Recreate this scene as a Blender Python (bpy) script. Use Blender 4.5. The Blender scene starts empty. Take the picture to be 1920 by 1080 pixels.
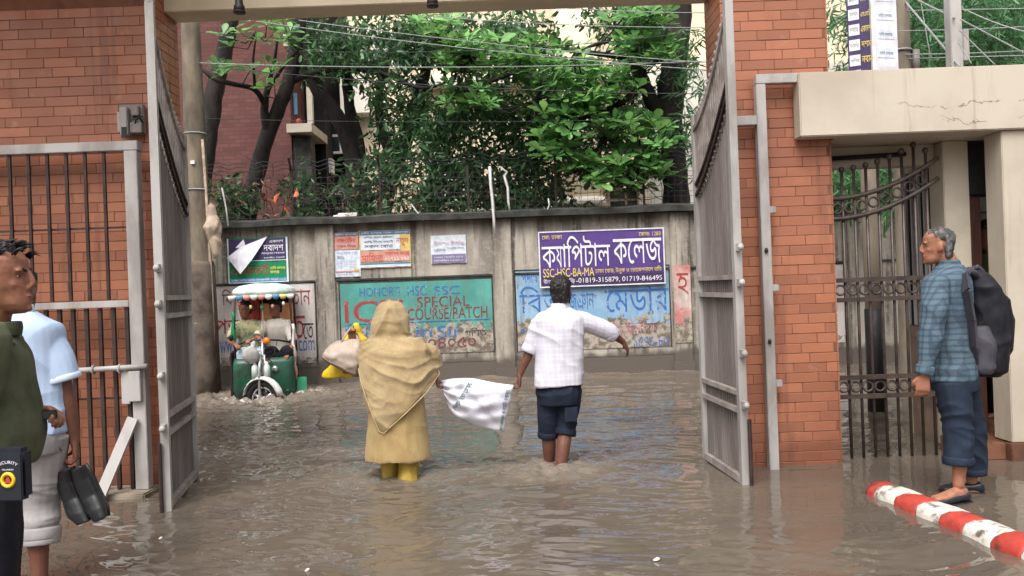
import bpy, bmesh, math, random
import numpy as np
from mathutils import Vector, Matrix, geometry
R = math.radians
rng = random.Random(7)
S = bpy.context.scene
COL = S.collection

# ---------------------------------------------------------------- camera
F_PX, CAM_H, ROLL = 1507.0, 1.40, R(2.1)
cam = bpy.data.cameras.new('camera'); cam.sensor_width = 36.0; cam.lens = 36.0*F_PX/1920.0
cam.clip_start = 0.05; cam.clip_end = 600.0
camo = bpy.data.objects.new('camera', cam); COL.objects.link(camo)
cr, sr = math.cos(ROLL), math.sin(ROLL)
camo.matrix_world = Matrix(((cr, sr, 0, 0), (0, 0, -1, 0), (-sr, cr, 0, CAM_H), (0, 0, 0, 1)))
S.camera = camo

# ---------------------------------------------------------------- light: bright overcast monsoon day
SUN_EL, SUN_AZ = R(58), R(200)
W = bpy.data.worlds.new('World'); S.world = W; W.use_nodes = True
nt = W.node_tree; bg = nt.nodes['Background']
sky = nt.nodes.new('ShaderNodeTexSky'); sky.sky_type = 'NISHITA'; sky.sun_disc = False
sky.sun_elevation = SUN_EL; sky.sun_rotation = SUN_AZ; sky.air_density = 1.0; sky.dust_density = 8.0; sky.ozone_density = 0.6
hs = nt.nodes.new('ShaderNodeHueSaturation'); hs.inputs['Saturation'].default_value = 0.22
nt.links.new(sky.outputs[0], hs.inputs['Color']); nt.links.new(hs.outputs[0], bg.inputs[0])
bg.inputs[1].default_value = 0.15
sun = bpy.data.lights.new('sun', 'SUN'); sun.energy = 0.55; sun.angle = R(25); sun.color = (1.0, 0.965, 0.91)
suno = bpy.data.objects.new('sun', sun); COL.objects.link(suno)
sd = Vector((math.cos(SUN_EL)*math.sin(SUN_AZ), math.cos(SUN_EL)*math.cos(SUN_AZ), math.sin(SUN_EL)))
suno.rotation_euler = sd.to_track_quat('Z', 'Y').to_euler()
S.view_settings.view_transform = 'Standard'; S.view_settings.look = 'None'
S.view_settings.exposure = 0.78; S.view_settings.gamma = 1.0; S.view_settings.use_curve_mapping = False
S.cycles.use_denoising = True
S.cycles.max_bounces = 7; S.cycles.transparent_max_bounces = 12

# ---------------------------------------------------------------- photo measurements -> metres
def P(u, v, Y):
    du, dv = u-960.0, v-540.0
    a = du*cr - dv*sr; b = du*sr + dv*cr
    return Vector((a/F_PX*Y, Y, CAM_H - b/F_PX*Y))

# ---------------------------------------------------------------- object helpers
def link(o, parent=None):
    COL.objects.link(o)
    if parent is not None: o.parent = parent
    return o
def tag(o, label, cat, group=None):
    o['label'] = label; o['category'] = cat
    if group: o['group'] = group
    return o
def thing(name, label, cat, loc=(0, 0, 0), rotz=0.0, group=None):
    o = bpy.data.objects.new(name, None); o.empty_display_size = .2
    o.location = loc; o.rotation_euler = (0, 0, rotz); link(o)
    return tag(o, label, cat, group)
def kind(o, k): o['kind'] = k; return o
def piece(name, me, parent, loc=(0, 0, 0), rot=(0, 0, 0), sc=(1, 1, 1)):
    o = bpy.data.objects.new(name, me); o.location = loc; o.rotation_euler = rot; o.scale = sc
    return link(o, parent)

def perp(d):
    d = Vector(d).normalized()
    a = Vector((0, 0, 1)) if abs(d.z) < .9 else Vector((1, 0, 0))
    x = d.cross(a).normalized(); return x, d.cross(x).normalized()

def crom(p, k):
    out = []
    for i in range(len(p)-1):
        a, b, c, d = p[max(i-1, 0)], p[i], p[i+1], p[min(i+2, len(p)-1)]
        for j in range(k):
            t = j/k; out.append((b*2+(c-a)*t+(a*2-b*5+c*4-d)*t*t+(b*3-a-c*3+d)*t**3)*.5)
    return out+[p[-1]]
class MB:
    def __init__(s): s.v = []; s.f = []
    def add(s, vs, fs):
        n = len(s.v); s.v.extend([tuple(p) for p in vs]); s.f.extend([tuple(i+n for i in f) for f in fs]); return s
    def box(s, a, b, M=None, ch=0):
        x0, y0, z0 = a; x1, y1, z1 = b
        vs = [Vector(p) for p in ((x0,y0,z0),(x1,y0,z0),(x1,y1,z0),(x0,y1,z0),(x0,y0,z1),(x1,y0,z1),(x1,y1,z1),(x0,y1,z1))]
        if M is not None: vs = [M @ p for p in vs]
        return s.add(vs, [(0,3,2,1),(4,5,6,7),(0,1,5,4),(1,2,6,5),(2,3,7,6),(3,0,4,7)])
    def bar(s, p, q, w, d=None, up=None):
        p = Vector(p); q = Vector(q); t = (q-p).normalized(); d = w if d is None else d
        if up is None: x, y = perp(t)
        else: x = t.cross(Vector(up)).normalized(); y = x.cross(t).normalized()
        vs = []
        for c in (p, q):
            for sx, sy in ((-1,-1),(1,-1),(1,1),(-1,1)): vs.append(c + x*sx*w/2 + y*sy*d/2)
        return s.add(vs, [(0,3,2,1),(4,5,6,7),(0,1,5,4),(1,2,6,5),(2,3,7,6),(3,0,4,7)])
    def rings(s, rs, closed=True):
        n = len(rs[0]); vs = [p for r in rs for p in r]; fs = []
        for k in range(len(rs)-1):
            for i in range(n):
                j = (i+1) % n; fs.append((k*n+i, k*n+j, (k+1)*n+j, (k+1)*n+i))
        if closed:
            c0 = sum((Vector(p) for p in rs[0]), Vector())/n; c1 = sum((Vector(p) for p in rs[-1]), Vector())/n
            vs += [c0, c1]; a = len(vs)-2; m = (len(rs)-1)*n
            for i in range(n):
                j = (i+1) % n; fs.append((a, j, i)); fs.append((a+1, m+i, m+j))
        return s.add(vs, fs)
    def loft(s, secs, n=14, e=2.0):          # secs: (centre, half-axis vector a, half-axis vector b)
        rs = []
        for c, a, b in secs:
            c = Vector(c); a = Vector(a); b = Vector(b); r = []
            for i in range(n):
                t = 2*math.pi*i/n; ct, st = math.cos(t), math.sin(t)
                r.append(c + a*math.copysign(abs(ct)**(2/e), ct) + b*math.copysign(abs(st)**(2/e), st))
            rs.append(r)
        return s.rings(rs)
    def tube(s, pts, rad, n=10, cap=True):
        pts = [Vector(p) for p in pts]
        if not hasattr(rad, '__len__'): rad = [rad]*len(pts)
        if n >= 12 and len(pts) >= 3: pts, rad = crom(pts, 4), crom(list(rad), 4)
        t = (pts[1]-pts[0]).normalized(); x, y = perp(t); secs = []
        rs = []
        for i, p in enumerate(pts):
            a = pts[max(i-1, 0)]; b = pts[min(i+1, len(pts)-1)]; t = (b-a).normalized()
            x = (x - t*x.dot(t)).normalized(); y = t.cross(x)
            r = rad[i]
            if i == 0 and cap in (2, 3): 
                for k, q in ((.35, .94), (.75, .66)): rs.insert(0, [p - t*r*k + (x*math.cos(2*math.pi*j/n)+y*math.sin(2*math.pi*j/n))*r*q for j in range(n)])
            rs.append([p + (x*math.cos(2*math.pi*j/n)+y*math.sin(2*math.pi*j/n))*r for j in range(n)])
            if i == len(pts)-1 and cap == 2:
                for k, q in ((.35, .94), (.75, .66)): rs.append([p + t*r*k + (x*math.cos(2*math.pi*j/n)+y*math.sin(2*math.pi*j/n))*r*q for j in range(n)])
        return s.rings(rs, bool(cap))
    def ell(s, c, r, M=None, n=12, m=8):
        c = Vector(c); rs = []
        for k in range(1, m):
            ph = math.pi*k/m - math.pi/2; ring = []
            for i in range(n):
                t = 2*math.pi*i/n
                q = Vector((math.cos(ph)*math.cos(t)*r[0], math.cos(ph)*math.sin(t)*r[1], math.sin(ph)*r[2]))
                ring.append(c + (M @ q if M is not None else q))
            rs.append(ring)
        nv = len(s.v); s.rings(rs)
        top = Vector((0, 0, r[2]))
        s.v[-2] = tuple(c - (M @ top if M is not None else top)); s.v[-1] = tuple(c + (M @ top if M is not None else top))
        return s
    def torus(s, c, r, rr, ax=(0, 1, 0), n=16, m=6, M=None):
        c = Vector(c); x, y = perp(ax); a = Vector(ax).normalized(); rs = []
        vs = []; fs = []
        for i in range(n):
            t = 2*math.pi*i/n; d = x*math.cos(t)+y*math.sin(t)
            for j in range(m):
                p = 2*math.pi*j/m; vs.append(c + d*(r+rr*math.cos(p)) + a*rr*math.sin(p))
        for i in range(n):
            for j in range(m):
                fs.append((i*m+j, ((i+1)%n)*m+j, ((i+1)%n)*m+(j+1)%m, i*m+(j+1)%m))
        return s.add(vs, fs)
    def prism(s, poly, axis_a, axis_b, org, d0, d1):   # polygon (a,b) pairs extruded along a x b
        A = Vector(axis_a); B = Vector(axis_b); N = A.cross(B).normalized(); org = Vector(org); n = len(poly)
        vs = [org + A*p[0] + B*p[1] + N*d0 for p in poly] + [org + A*p[0] + B*p[1] + N*d1 for p in poly]
        fs = [tuple(range(n-1, -1, -1)), tuple(range(n, 2*n))] + [(i, (i+1)%n, n+(i+1)%n, n+i) for i in range(n)]
        return s.add(vs, fs)
    def mesh(s, name, m=None, smooth=False):
        me = bpy.data.meshes.new(name); me.from_pydata(s.v, [], s.f)
        if m is not None: me.materials.append(m)
        if smooth: me.polygons.foreach_set('use_smooth', [True]*len(me.polygons))
        me.validate(); me.update()
        return me
    def build(s, name, m, parent=None, smooth=False, loc=(0, 0, 0), bevel=0):
        me = s.mesh(name, m, smooth)
        if bevel:
            bm = bmesh.new(); bm.from_mesh(me)
            bmesh.ops.recalc_face_normals(bm, faces=bm.faces)
            bmesh.ops.bevel(bm, geom=[e for e in bm.edges if len(e.link_faces) == 2 and e.calc_face_angle(0) > .6], offset=bevel, segments=2, affect='EDGES', clamp_overlap=True)
            bm.to_mesh(me); bm.free()
        else:
            bm = bmesh.new(); bm.from_mesh(me); bmesh.ops.recalc_face_normals(bm, faces=bm.faces); bm.to_mesh(me); bm.free()
        o = bpy.data.objects.new(name, me); o.location = loc
        return link(o, parent)

# ---------------------------------------------------------------- noise in numpy
def _hash(i, j, k, seed):
    h = (i*374761393 + j*668265263 + k*2147483647 + seed*974634777) & 0xFFFFFFFF
    h = ((h ^ (h >> 13))*1274126177) & 0xFFFFFFFF
    return ((h ^ (h >> 16)) & 0xFFFF)/65535.0
def vnoise(p, seed=0):
    p = np.asarray(p, float); i = np.floor(p).astype(np.int64); f = p - i; f = f*f*(3-2*f)
    out = 0
    for a in (0, 1):
        for b in (0, 1):
            for c in (0, 1):
                w = (f[:, 0] if a else 1-f[:, 0])*(f[:, 1] if b else 1-f[:, 1])*(f[:, 2] if c else 1-f[:, 2])
                out = out + w*_hash(i[:, 0]+a, i[:, 1]+b, i[:, 2]+c, seed)
    return out*2-1
def folds(scale, amp, seed=0, warp=.35, z=None, rot=0):
    """displacement: ridged stretched noise; z=(z0,z1) fades it in between two heights"""
    def fn(co):
        q = co + warp*np.stack([vnoise(co*3.1, seed+1), vnoise(co*3.1, seed+2), vnoise(co*3.1, seed+3)], 1)*.25
        if rot:
            c, s_ = math.cos(rot), math.sin(rot)
            q = np.stack([q[:, 0]*c - q[:, 2]*s_, q[:, 1], q[:, 0]*s_ + q[:, 2]*c], 1)
        n = vnoise(q*np.array(scale), seed); r = 1-2*np.abs(n)**.8
        m = 1.0
        if z is not None: m = np.clip((co[:, 2]-z[0])/(z[1]-z[0]), 0, 1)
        return amp*r*m
    return fn

def blob(name, mb, m, parent, voxel=.008, smooth=3, disp=(), mat2=None):
    me = mb.mesh(name)
    t = bpy.data.objects.new(name, me); COL.objects.link(t)
    r = t.modifiers.new('r', 'REMESH'); r.mode = 'VOXEL'; r.voxel_size = voxel; r.use_smooth_shade = True
    if smooth:
        s_ = t.modifiers.new('s', 'SMOOTH'); s_.iterations = smooth; s_.factor = .5
    dg = bpy.context.evaluated_depsgraph_get()
    out = bpy.data.meshes.new_from_object(t.evaluated_get(dg))
    bpy.data.objects.remove(t); bpy.data.meshes.remove(me)
    if disp:
        n = len(out.vertices); co = np.empty(n*3); out.vertices.foreach_get('co', co); co = co.reshape(-1, 3)
        no = np.empty(n*3); out.vertex_normals.foreach_get('vector', no); no = no.reshape(-1, 3)
        d = sum(f(co) for f in disp)
        co = co + no*d[:, None]
        out.vertices.foreach_set('co', co.ravel())
    out.materials.clear(); out.materials.append(m)
    out.polygons.foreach_set('use_smooth', [True]*len(out.polygons)); out.update()
    out.name = name
    return link(bpy.data.objects.new(name, out), parent)

# ---------------------------------------------------------------- materials
def srgb(r, g, b):
    f = lambda c: (c/255/12.92) if c/255 <= .04045 else ((c/255+.055)/1.055)**2.4
    return (f(r), f(g), f(b))
class G:
    def __init__(s, name):
        s.m = bpy.data.materials.new(name); s.m.use_nodes = True; s.t = s.m.node_tree
        s.b = s.t.nodes['Principled BSDF']; s._co = None
    def n(s, typ, **kw):
        o = s.t.nodes.new(typ)
        for k, v in kw.items():
            if k in o.inputs: s.set(o.inputs[k], v)
            else: setattr(o, k, v)
        return o
    def set(s, inp, v):
        if isinstance(v, bpy.types.NodeSocket): s.t.links.new(v, inp)
        elif hasattr(v, '__len__') and len(v) == 3 and inp.type == 'RGBA': inp.default_value = (*v, 1)
        else: inp.default_value = v
    def co(s, sc=(1, 1, 1), src='Object'):
        tc = s.n('ShaderNodeTexCoord'); mp = s.n('ShaderNodeMapping'); s.t.links.new(tc.outputs[src], mp.inputs[0])
        mp.inputs['Scale'].default_value = sc; return mp.outputs[0]
    def noise(s, scale, co=None, detail=5, rough=.6, dist=0):
        o = s.n('ShaderNodeTexNoise', Scale=scale, Detail=detail, Roughness=rough, Distortion=dist)
        if co is not None: s.t.links.new(co, o.inputs['Vector'])
        return o.outputs['Fac']
    def ramp(s, fac, a=.4, b=.6, lo=0.0, hi=1.0):
        o = s.n('ShaderNodeMapRange'); s.set(o.inputs[0], fac)
        for i, v in enumerate((a, b, lo, hi)): o.inputs[i+1].default_value = v
        o.interpolation_type = 'SMOOTHSTEP'; return o.outputs[0]
    def mix(s, f, a, b, mode='MIX'):
        o = s.n('ShaderNodeMix'); o.data_type = 'RGBA'; o.blend_type = mode; o.clamp_factor = True
        s.set(o.inputs[0], f); s.set(o.inputs[6], a); s.set(o.inputs[7], b); return o.outputs[2]
    def math(s, op, a, b=0.0, c=None):
        o = s.n('ShaderNodeMath'); o.operation = op; s.set(o.inputs[0], a); s.set(o.inputs[1], b)
        if c is not None: s.set(o.inputs[2], c)
        return o.outputs[0]
    def bump(s, h, st=.3, dist=.01, prev=None):
        o = s.n('ShaderNodeBump', Strength=st, Distance=dist); s.t.links.new(h, o.inputs['Height'])
        if prev is not None: s.t.links.new(prev, o.inputs['Normal'])
        s.t.links.new(o.outputs[0], s.b.inputs['Normal']); return o.outputs[0]
    def out(s, col, rough=.6, spec=.4, metal=0):
        s.set(s.b.inputs['Base Color'], col); s.set(s.b.inputs['Roughness'], rough)
        s.b.inputs['Specular IOR Level'].default_value = spec; s.b.inputs['Metallic'].default_value = metal
        return s.m
def M(name, c1, c2=None, rough=.65, scale=5, st=(1, 1, 1), lo=.38, hi=.66, bump=.2, bs=45, bd=.004, spec=.35, metal=0, rnd=0, isl=0):
    g = G(name); c2 = c2 or tuple(x*.62 for x in c1); co = g.co(st)
    if rnd:
        oi = g.n('ShaderNodeObjectInfo'); v = g.n('ShaderNodeVectorMath'); v.operation = 'ADD'
        g.t.links.new(co, v.inputs[0]); k = g.math('MULTIPLY', oi.outputs['Random'], 37.0); g.t.links.new(k, v.inputs[1]); co = v.outputs[0]
    col = g.mix(g.ramp(g.noise(scale, co), lo, hi), c1, c2)
    if rnd:
        f = g.ramp(oi.outputs['Random'], 0, 1, 1-rnd, 1+rnd)
        h = g.n('ShaderNodeHueSaturation', Value=f); g.t.links.new(col, h.inputs['Color']); col = h.outputs[0]
    if isl:
        ge = g.n('ShaderNodeNewGeometry'); f = g.ramp(ge.outputs['Random Per Island'], 0, 1, 1-isl, 1+isl)
        h = g.n('ShaderNodeHueSaturation', Value=f); g.t.links.new(col, h.inputs['Color']); col = h.outputs[0]
    if bump: g.bump(g.noise(bs, g.co(), 4), bump, bd)
    r = g.ramp(g.noise(scale*2.3, co), .3, .7, rough-.08, min(1, rough+.1))
    return g.out(col, r, spec, metal)
def plain(name, c, rough=.6, spec=.35, metal=0):
    return M(name, c, tuple(x*.8 for x in c), rough, 9, bump=.08, spec=spec, metal=metal)

# ---------------------------------------------------------------- lettering (flat print, real outlines)
PRE = '\u09bf\u09c7\u09c8'
def visual(s):
    """Bengali in drawing order: the font is used without shaping, so pre-base vowel signs are moved in front of their letter"""
    s = s.replace('\u09b0\u09cd', '').replace('\u09cb', '\u09c7\u09be').replace('\u09df', '\u09af\u09bc').replace('\u09cd', ''); out = []
    for i, ch in enumerate(s):
        if ch in PRE and out:
            j = len(out)-1
            while j > 0 and out[j] in '\u09bc\u09c1': j -= 1
            out.insert(j, ch)
        else: out.append(ch)
    r = ''.join(out)
    return r.replace('\u09c7\u09be', '\u09c7\u09be')
def glyph_mesh(body, bold=0.0, narrow=None):
    body = visual(body)
    """text outlines -> clean triangles (non-zero winding), returns verts, tris"""
    c = bpy.data.curves.new('lettering', 'FONT'); c.body = body; c.size = 1; c.fill_mode = 'NONE'; c.offset = bold; c.resolution_u = 3
    o = bpy.data.objects.new('lettering', c); COL.objects.link(o)
    me = bpy.data.meshes.new_from_object(o.evaluated_get(bpy.context.evaluated_depsgraph_get()))
    bpy.data.objects.remove(o); bpy.data.curves.remove(c)
    nb = {}
    for e in me.edges:
        a, b = e.vertices; nb.setdefault(a, []).append(b); nb.setdefault(b, []).append(a)
    co = [Vector((v.co.x, v.co.y)) for v in me.vertices]; bpy.data.meshes.remove(me)
    loops = []; seen = set()
    for s0 in sorted(nb):
        if s0 in seen: continue
        lp = [s0]; seen.add(s0); cur = s0
        nxt = s0+1 if s0+1 in nb[s0] else nb[s0][0]
        while nxt not in seen:
            lp.append(nxt); seen.add(nxt); cand = [q for q in nb[nxt] if q not in seen]
            if not cand: break
            cur = nxt; nxt = cur+1 if cur+1 in cand else cand[0]
        if len(lp) > 2: loops.append([co[i] for i in lp])
    V, T = [], []
    # group overlapping loops by x-extent so each glyph cluster is small
    items = sorted(loops, key=lambda l: min(p.x for p in l)); groups = []
    for l in items:
        x0 = min(p.x for p in l); x1 = max(p.x for p in l)
        if groups and x0 < groups[-1][1]: groups[-1][0].append(l); groups[-1][1] = max(groups[-1][1], x1)
        else: groups.append([[l], x1])
    for ls, _ in groups:
        pts, ed = [], []
        for l in ls:
            k = len(pts); pts += l; ed += [(k+i, k+(i+1) % len(l)) for i in range(len(l))]
        try: vo, eo, fo = geometry.delaunay_2d_cdt(pts, ed, [], 0, 1e-5)[:3]
        except Exception: continue
        A = [np.array([(p.x, p.y) for p in l]) for l in ls]
        cen = np.array([[sum(vo[i].x for i in f)/3, sum(vo[i].y for i in f)/3] for f in fo]) if fo else np.zeros((0, 2))
        wn = np.zeros(len(cen))
        for a in A:
            b = np.roll(a, -1, 0)
            for (x0, y0), (x1, y1) in zip(a, b):
                cr_ = (x1-x0)*(cen[:, 1]-y0) - (cen[:, 0]-x0)*(y1-y0)
                wn += np.where((y0 <= cen[:, 1]) & (y1 > cen[:, 1]) & (cr_ > 0), 1, 0)
                wn -= np.where((y0 > cen[:, 1]) & (y1 <= cen[:, 1]) & (cr_ < 0), 1, 0)
        k = len(V); V += [(p.x, p.y) for p in vo]
        T += [tuple(k+i for i in f) for f, w in zip(fo, wn) if w != 0]
    return V, T
def lettering(segs, x0, x1, z0, z1, y, m, parent, bold=0.0, place=None, name='lettering'):
    """fit text into the box x0..x1, z0..z1 on the plane Y=y facing the camera side (-Y)"""
    if isinstance(segs, str): segs = [(segs, 1.0)]
    V, T, cur = [], [], 0.0
    for body, sx in segs:
        v, t = glyph_mesh(body, bold)
        if not v: continue
        xs = [p[0] for p in v]; a, b = min(xs), max(xs); k = len(V)
        V += [(cur + (p[0]-a)*sx, p[1]) for p in v]; T += [tuple(k+i for i in f) for f in t]
        cur += (b-a)*sx + .0
    if not V: return None
    xs = [p[0] for p in V]; ys = [p[1] for p in V]; ax, bx, ay, by = min(xs), max(xs), min(ys), max(ys)
    pl = place or (lambda a, b: (a, y, b))
    vs = [pl(x0 + (p[0]-ax)/(bx-ax+1e-9)*(x1-x0), z0 + (p[1]-ay)/(by-ay+1e-9)*(z1-z0)) for p in V]
    me = bpy.data.meshes.new(name); me.from_pydata(vs, [], T); me.materials.append(m); me.update()
    return link(bpy.data.objects.new(name, me), parent)

# ================================================================ MATERIALS
def brick_mat():
    g = G('glazed_brick'); oi = g.n('ShaderNodeObjectInfo'); ge = g.n('ShaderNodeNewGeometry'); pos = ge.outputs['Position']
    c = g.mix(g.ramp(oi.outputs['Random'], .1, .9), srgb(166, 107, 80), srgb(147, 94, 71))
    c = g.mix(g.math('MULTIPLY', g.ramp(g.noise(.9, pos, 5, .65), .48, .68), .45), c, srgb(124, 76, 60))
    c = g.mix(g.math('MULTIPLY', g.ramp(g.noise(6, pos, 5, .7), .60, .72), .30), c, srgb(190, 150, 126))
    sp = g.n('ShaderNodeSeparateXYZ'); g.t.links.new(pos, sp.inputs[0])
    st = g.n('ShaderNodeMapping'); g.t.links.new(pos, st.inputs[0]); st.inputs['Scale'].default_value = (3.2, 3.2, .25)
    c = g.mix(g.math('MULTIPLY', g.ramp(g.noise(2.2, st.outputs[0], 4), .56, .70), .40), c, srgb(96, 62, 52))
    hz = g.math('ADD', sp.outputs[2], g.math('MULTIPLY', g.noise(2.5, pos), .35))       # damp tide line of the flood
    c = g.mix(g.math('MULTIPLY', g.ramp(hz, .26, .46, 1, 0), .5), c, srgb(96, 56, 42))
    g.bump(g.noise(60, g.co(), 4), .14, .004)
    return g.out(c, g.ramp(g.noise(5, pos), .3, .7, .36, .6), .4)
m_brick = brick_mat()
m_joint = M('brick_joint', srgb(126, 82, 64), srgb(104, 68, 55), .9, 8)
m_cream = M('cream_paint', srgb(188, 178, 162), srgb(170, 160, 144), .6, 1.6, bump=.08, bs=30)
m_beam = M('beam_paint', srgb(200, 186, 160), srgb(182, 166, 140), .6, 1.6, bump=.08, bs=30)
m_steel = M('grey_steel_paint', srgb(174, 170, 167), srgb(140, 134, 130), .45, 4, st=(1, 1, .3), bump=.06, spec=.4)
m_sheet = M('gate_sheet', srgb(138, 129, 126), srgb(112, 103, 99), .5, 3, st=(2, 2, .25), bump=.08, spec=.4)
m_leafbar = M('gate_bar_paint', srgb(162, 153, 148), srgb(128, 118, 113), .48, 6, bump=.08)
m_bar = M('dark_bar', srgb(62, 46, 42), srgb(42, 32, 30), .55, 8, bump=.1)
m_iron = M('bronze_iron', srgb(74, 60, 54), srgb(50, 42, 40), .42, 9, bump=.1, spec=.5)
m_black = plain('black_metal', srgb(34, 32, 33), .5)
m_conc = M('grey_concrete', srgb(150, 138, 122), srgb(108, 98, 86), .85, 2.2, st=(1, 1, .4), bump=.35, bs=25)
m_kred = M('kerb_red', srgb(172, 62, 52), srgb(104, 58, 50), .55, 9, lo=.48, hi=.7, bump=.8, bs=30, bd=.008)
m_kwhite = M('kerb_white', srgb(206, 198, 188), srgb(96, 88, 80), .6, 11, lo=.50, hi=.66, bump=.8, bs=30, bd=.008)
m_wet = M('wet_concrete', srgb(112, 104, 96), srgb(82, 76, 70), .2, 2, bump=.25, bs=18, spec=.5)
m_mud = M('mud', srgb(100, 84, 66), srgb(80, 66, 52), .9, 1)
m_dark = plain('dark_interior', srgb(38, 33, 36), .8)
m_wood = M('brown_door', srgb(92, 58, 46), srgb(66, 42, 36), .55, 3, st=(6, 6, .6))
m_tile = M('brown_tile', srgb(120, 82, 64), srgb(88, 62, 50), .3, 4, rnd=.15)
m_white = plain('white_paint', srgb(226, 222, 216), .5)
m_glass = plain('dark_glass', srgb(44, 50, 54), .12, .6)
m_cable = plain('grey_cable', srgb(150, 152, 150), .6)
m_cabled = plain('dark_cable', srgb(58, 60, 62), .6)

def wall_mat():
    g = G('stained_plaster')
    n1 = g.ramp(g.noise(1.6, g.co((1, 1, .22)), 6, .65), .36, .64)
    n2 = g.ramp(g.noise(5.5, g.co((1.6, 1, .10)), 5, .6), .50, .64)
    n3 = g.ramp(g.noise(14, g.co(), 6, .7), .45, .75)
    c = g.mix(n1, srgb(182, 174, 162), srgb(132, 125, 116))
    c = g.mix(g.math('MULTIPLY', n2, .8), c, srgb(72, 67, 61))
    c = g.mix(g.math('MULTIPLY', n3, .45), c, srgb(196, 186, 172))
    # splash zone: the foot of a wall standing in flood water is stained by height
    sx = g.n('ShaderNodeSeparateXYZ'); g.t.links.new(g.co(), sx.inputs[0])
    hz = g.math('ADD', sx.outputs[2], g.math('MULTIPLY', g.noise(3, g.co((1, 1, .6))), .35))
    c = g.mix(g.ramp(hz, .44, .56, 1, 0), c, srgb(100, 92, 85))
    top = g.ramp(g.math('ADD', sx.outputs[2], g.math('MULTIPLY', g.noise(4, g.co((1.5, 1, .2))), .8)), 2.55, 3.0)
    c = g.mix(g.math('MULTIPLY', top, .75), c, srgb(70, 62, 56))
    g.bump(g.noise(22, g.co(), 6, .7), .5, .01)
    return g.out(c, .85, .25)
m_wall = wall_mat()
m_coping = M('mossy_coping', srgb(70, 70, 66), srgb(46, 46, 44), .9, 5, bump=.5, bs=30)
def peel(name, c1, c2, thr=.0, base=.62):
    """old painted panel: colour with patches flaked down to bare plaster, more near the wet foot"""
    g = G(name)
    co = g.co()
    c = g.mix(g.ramp(g.noise(2.2, co, 5), .35, .65), c1, c2)
    c = g.mix(g.math('MULTIPLY', g.ramp(g.noise(7, g.co((1, 1, .2)), 6, .7), .48, .7), .55), c, srgb(118, 114, 108))
    sx = g.n('ShaderNodeSeparateXYZ'); g.t.links.new(co, sx.inputs[0])
    f = g.math('ADD', g.noise(7, co, 6, .7), g.ramp(sx.outputs[2], base-.12, base+.42, .34, 0.0))
    f = g.math('ADD', f, thr)
    pl = g.ramp(f, .66, .70)
    bare = g.mix(g.ramp(g.noise(11, co, 4), .4, .6), srgb(172, 162, 148), srgb(112, 102, 92))
    c = g.mix(pl, c, bare)
    g.bump(g.math('SUBTRACT', g.noise(30, co, 4), pl), .4, .006)
    return g.out(c, .7, .3)
m_pwhite = peel('painted_white', srgb(206, 198, 194), srgb(186, 176, 172), -.03, .3)
m_pteal = peel('painted_teal', srgb(92, 166, 154), srgb(76, 142, 134), -.01, .72)
m_pblue = peel('painted_blue', srgb(150, 182, 206), srgb(126, 164, 196), .03, .68)
m_ppink = peel('painted_pink', srgb(206, 196, 186), srgb(190, 120, 116), .05, .6)
def worn(name, c, thr=.56):
    return M(name, c, tuple(.35+.5*x for x in c), .7, 12, lo=thr, hi=thr+.12, bump=0)
t_red = worn('letter_red', srgb(160, 62, 64)); t_blue = worn('letter_blue', srgb(62, 108, 168), .55); t_maroon = worn('letter_maroon', srgb(120, 62, 66), .58)
t_dark = worn('letter_dark', srgb(58, 52, 54), .6); t_pblue = worn('letter_paint_blue', srgb(62, 108, 172), .55); t_rose = worn('letter_rose', srgb(186, 110, 128), .46)
t_white = plain('letter_white', srgb(236, 234, 240), .5); t_yellow = plain('letter_yellow', srgb(236, 214, 92), .5); t_orange = plain('letter_orange', srgb(206, 92, 62), .5)
t_purple = plain('letter_purple', srgb(80, 70, 120), .5); t_green = plain('letter_green', srgb(48, 100, 98), .5)
m_bpurple = M('banner_purple', srgb(92, 66, 138), srgb(78, 60, 116), .5, 2, bump=.05); m_bdark = plain('banner_dark', srgb(66, 52, 92), .5)
m_bwhite = plain('banner_white', srgb(228, 226, 234), .5); m_bgreen = plain('banner_green', srgb(24, 128, 84), .5); m_byellow = plain('banner_yellow', srgb(220, 196, 120), .5)
m_bpink = plain('poster_pink', srgb(208, 150, 140), .6); m_bpaper = plain('poster_paper', srgb(214, 222, 232), .6); m_bblue = plain('poster_blue', srgb(92, 140, 178), .6); m_blil = plain('poster_lilac', srgb(136, 124, 160), .6)

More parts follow.
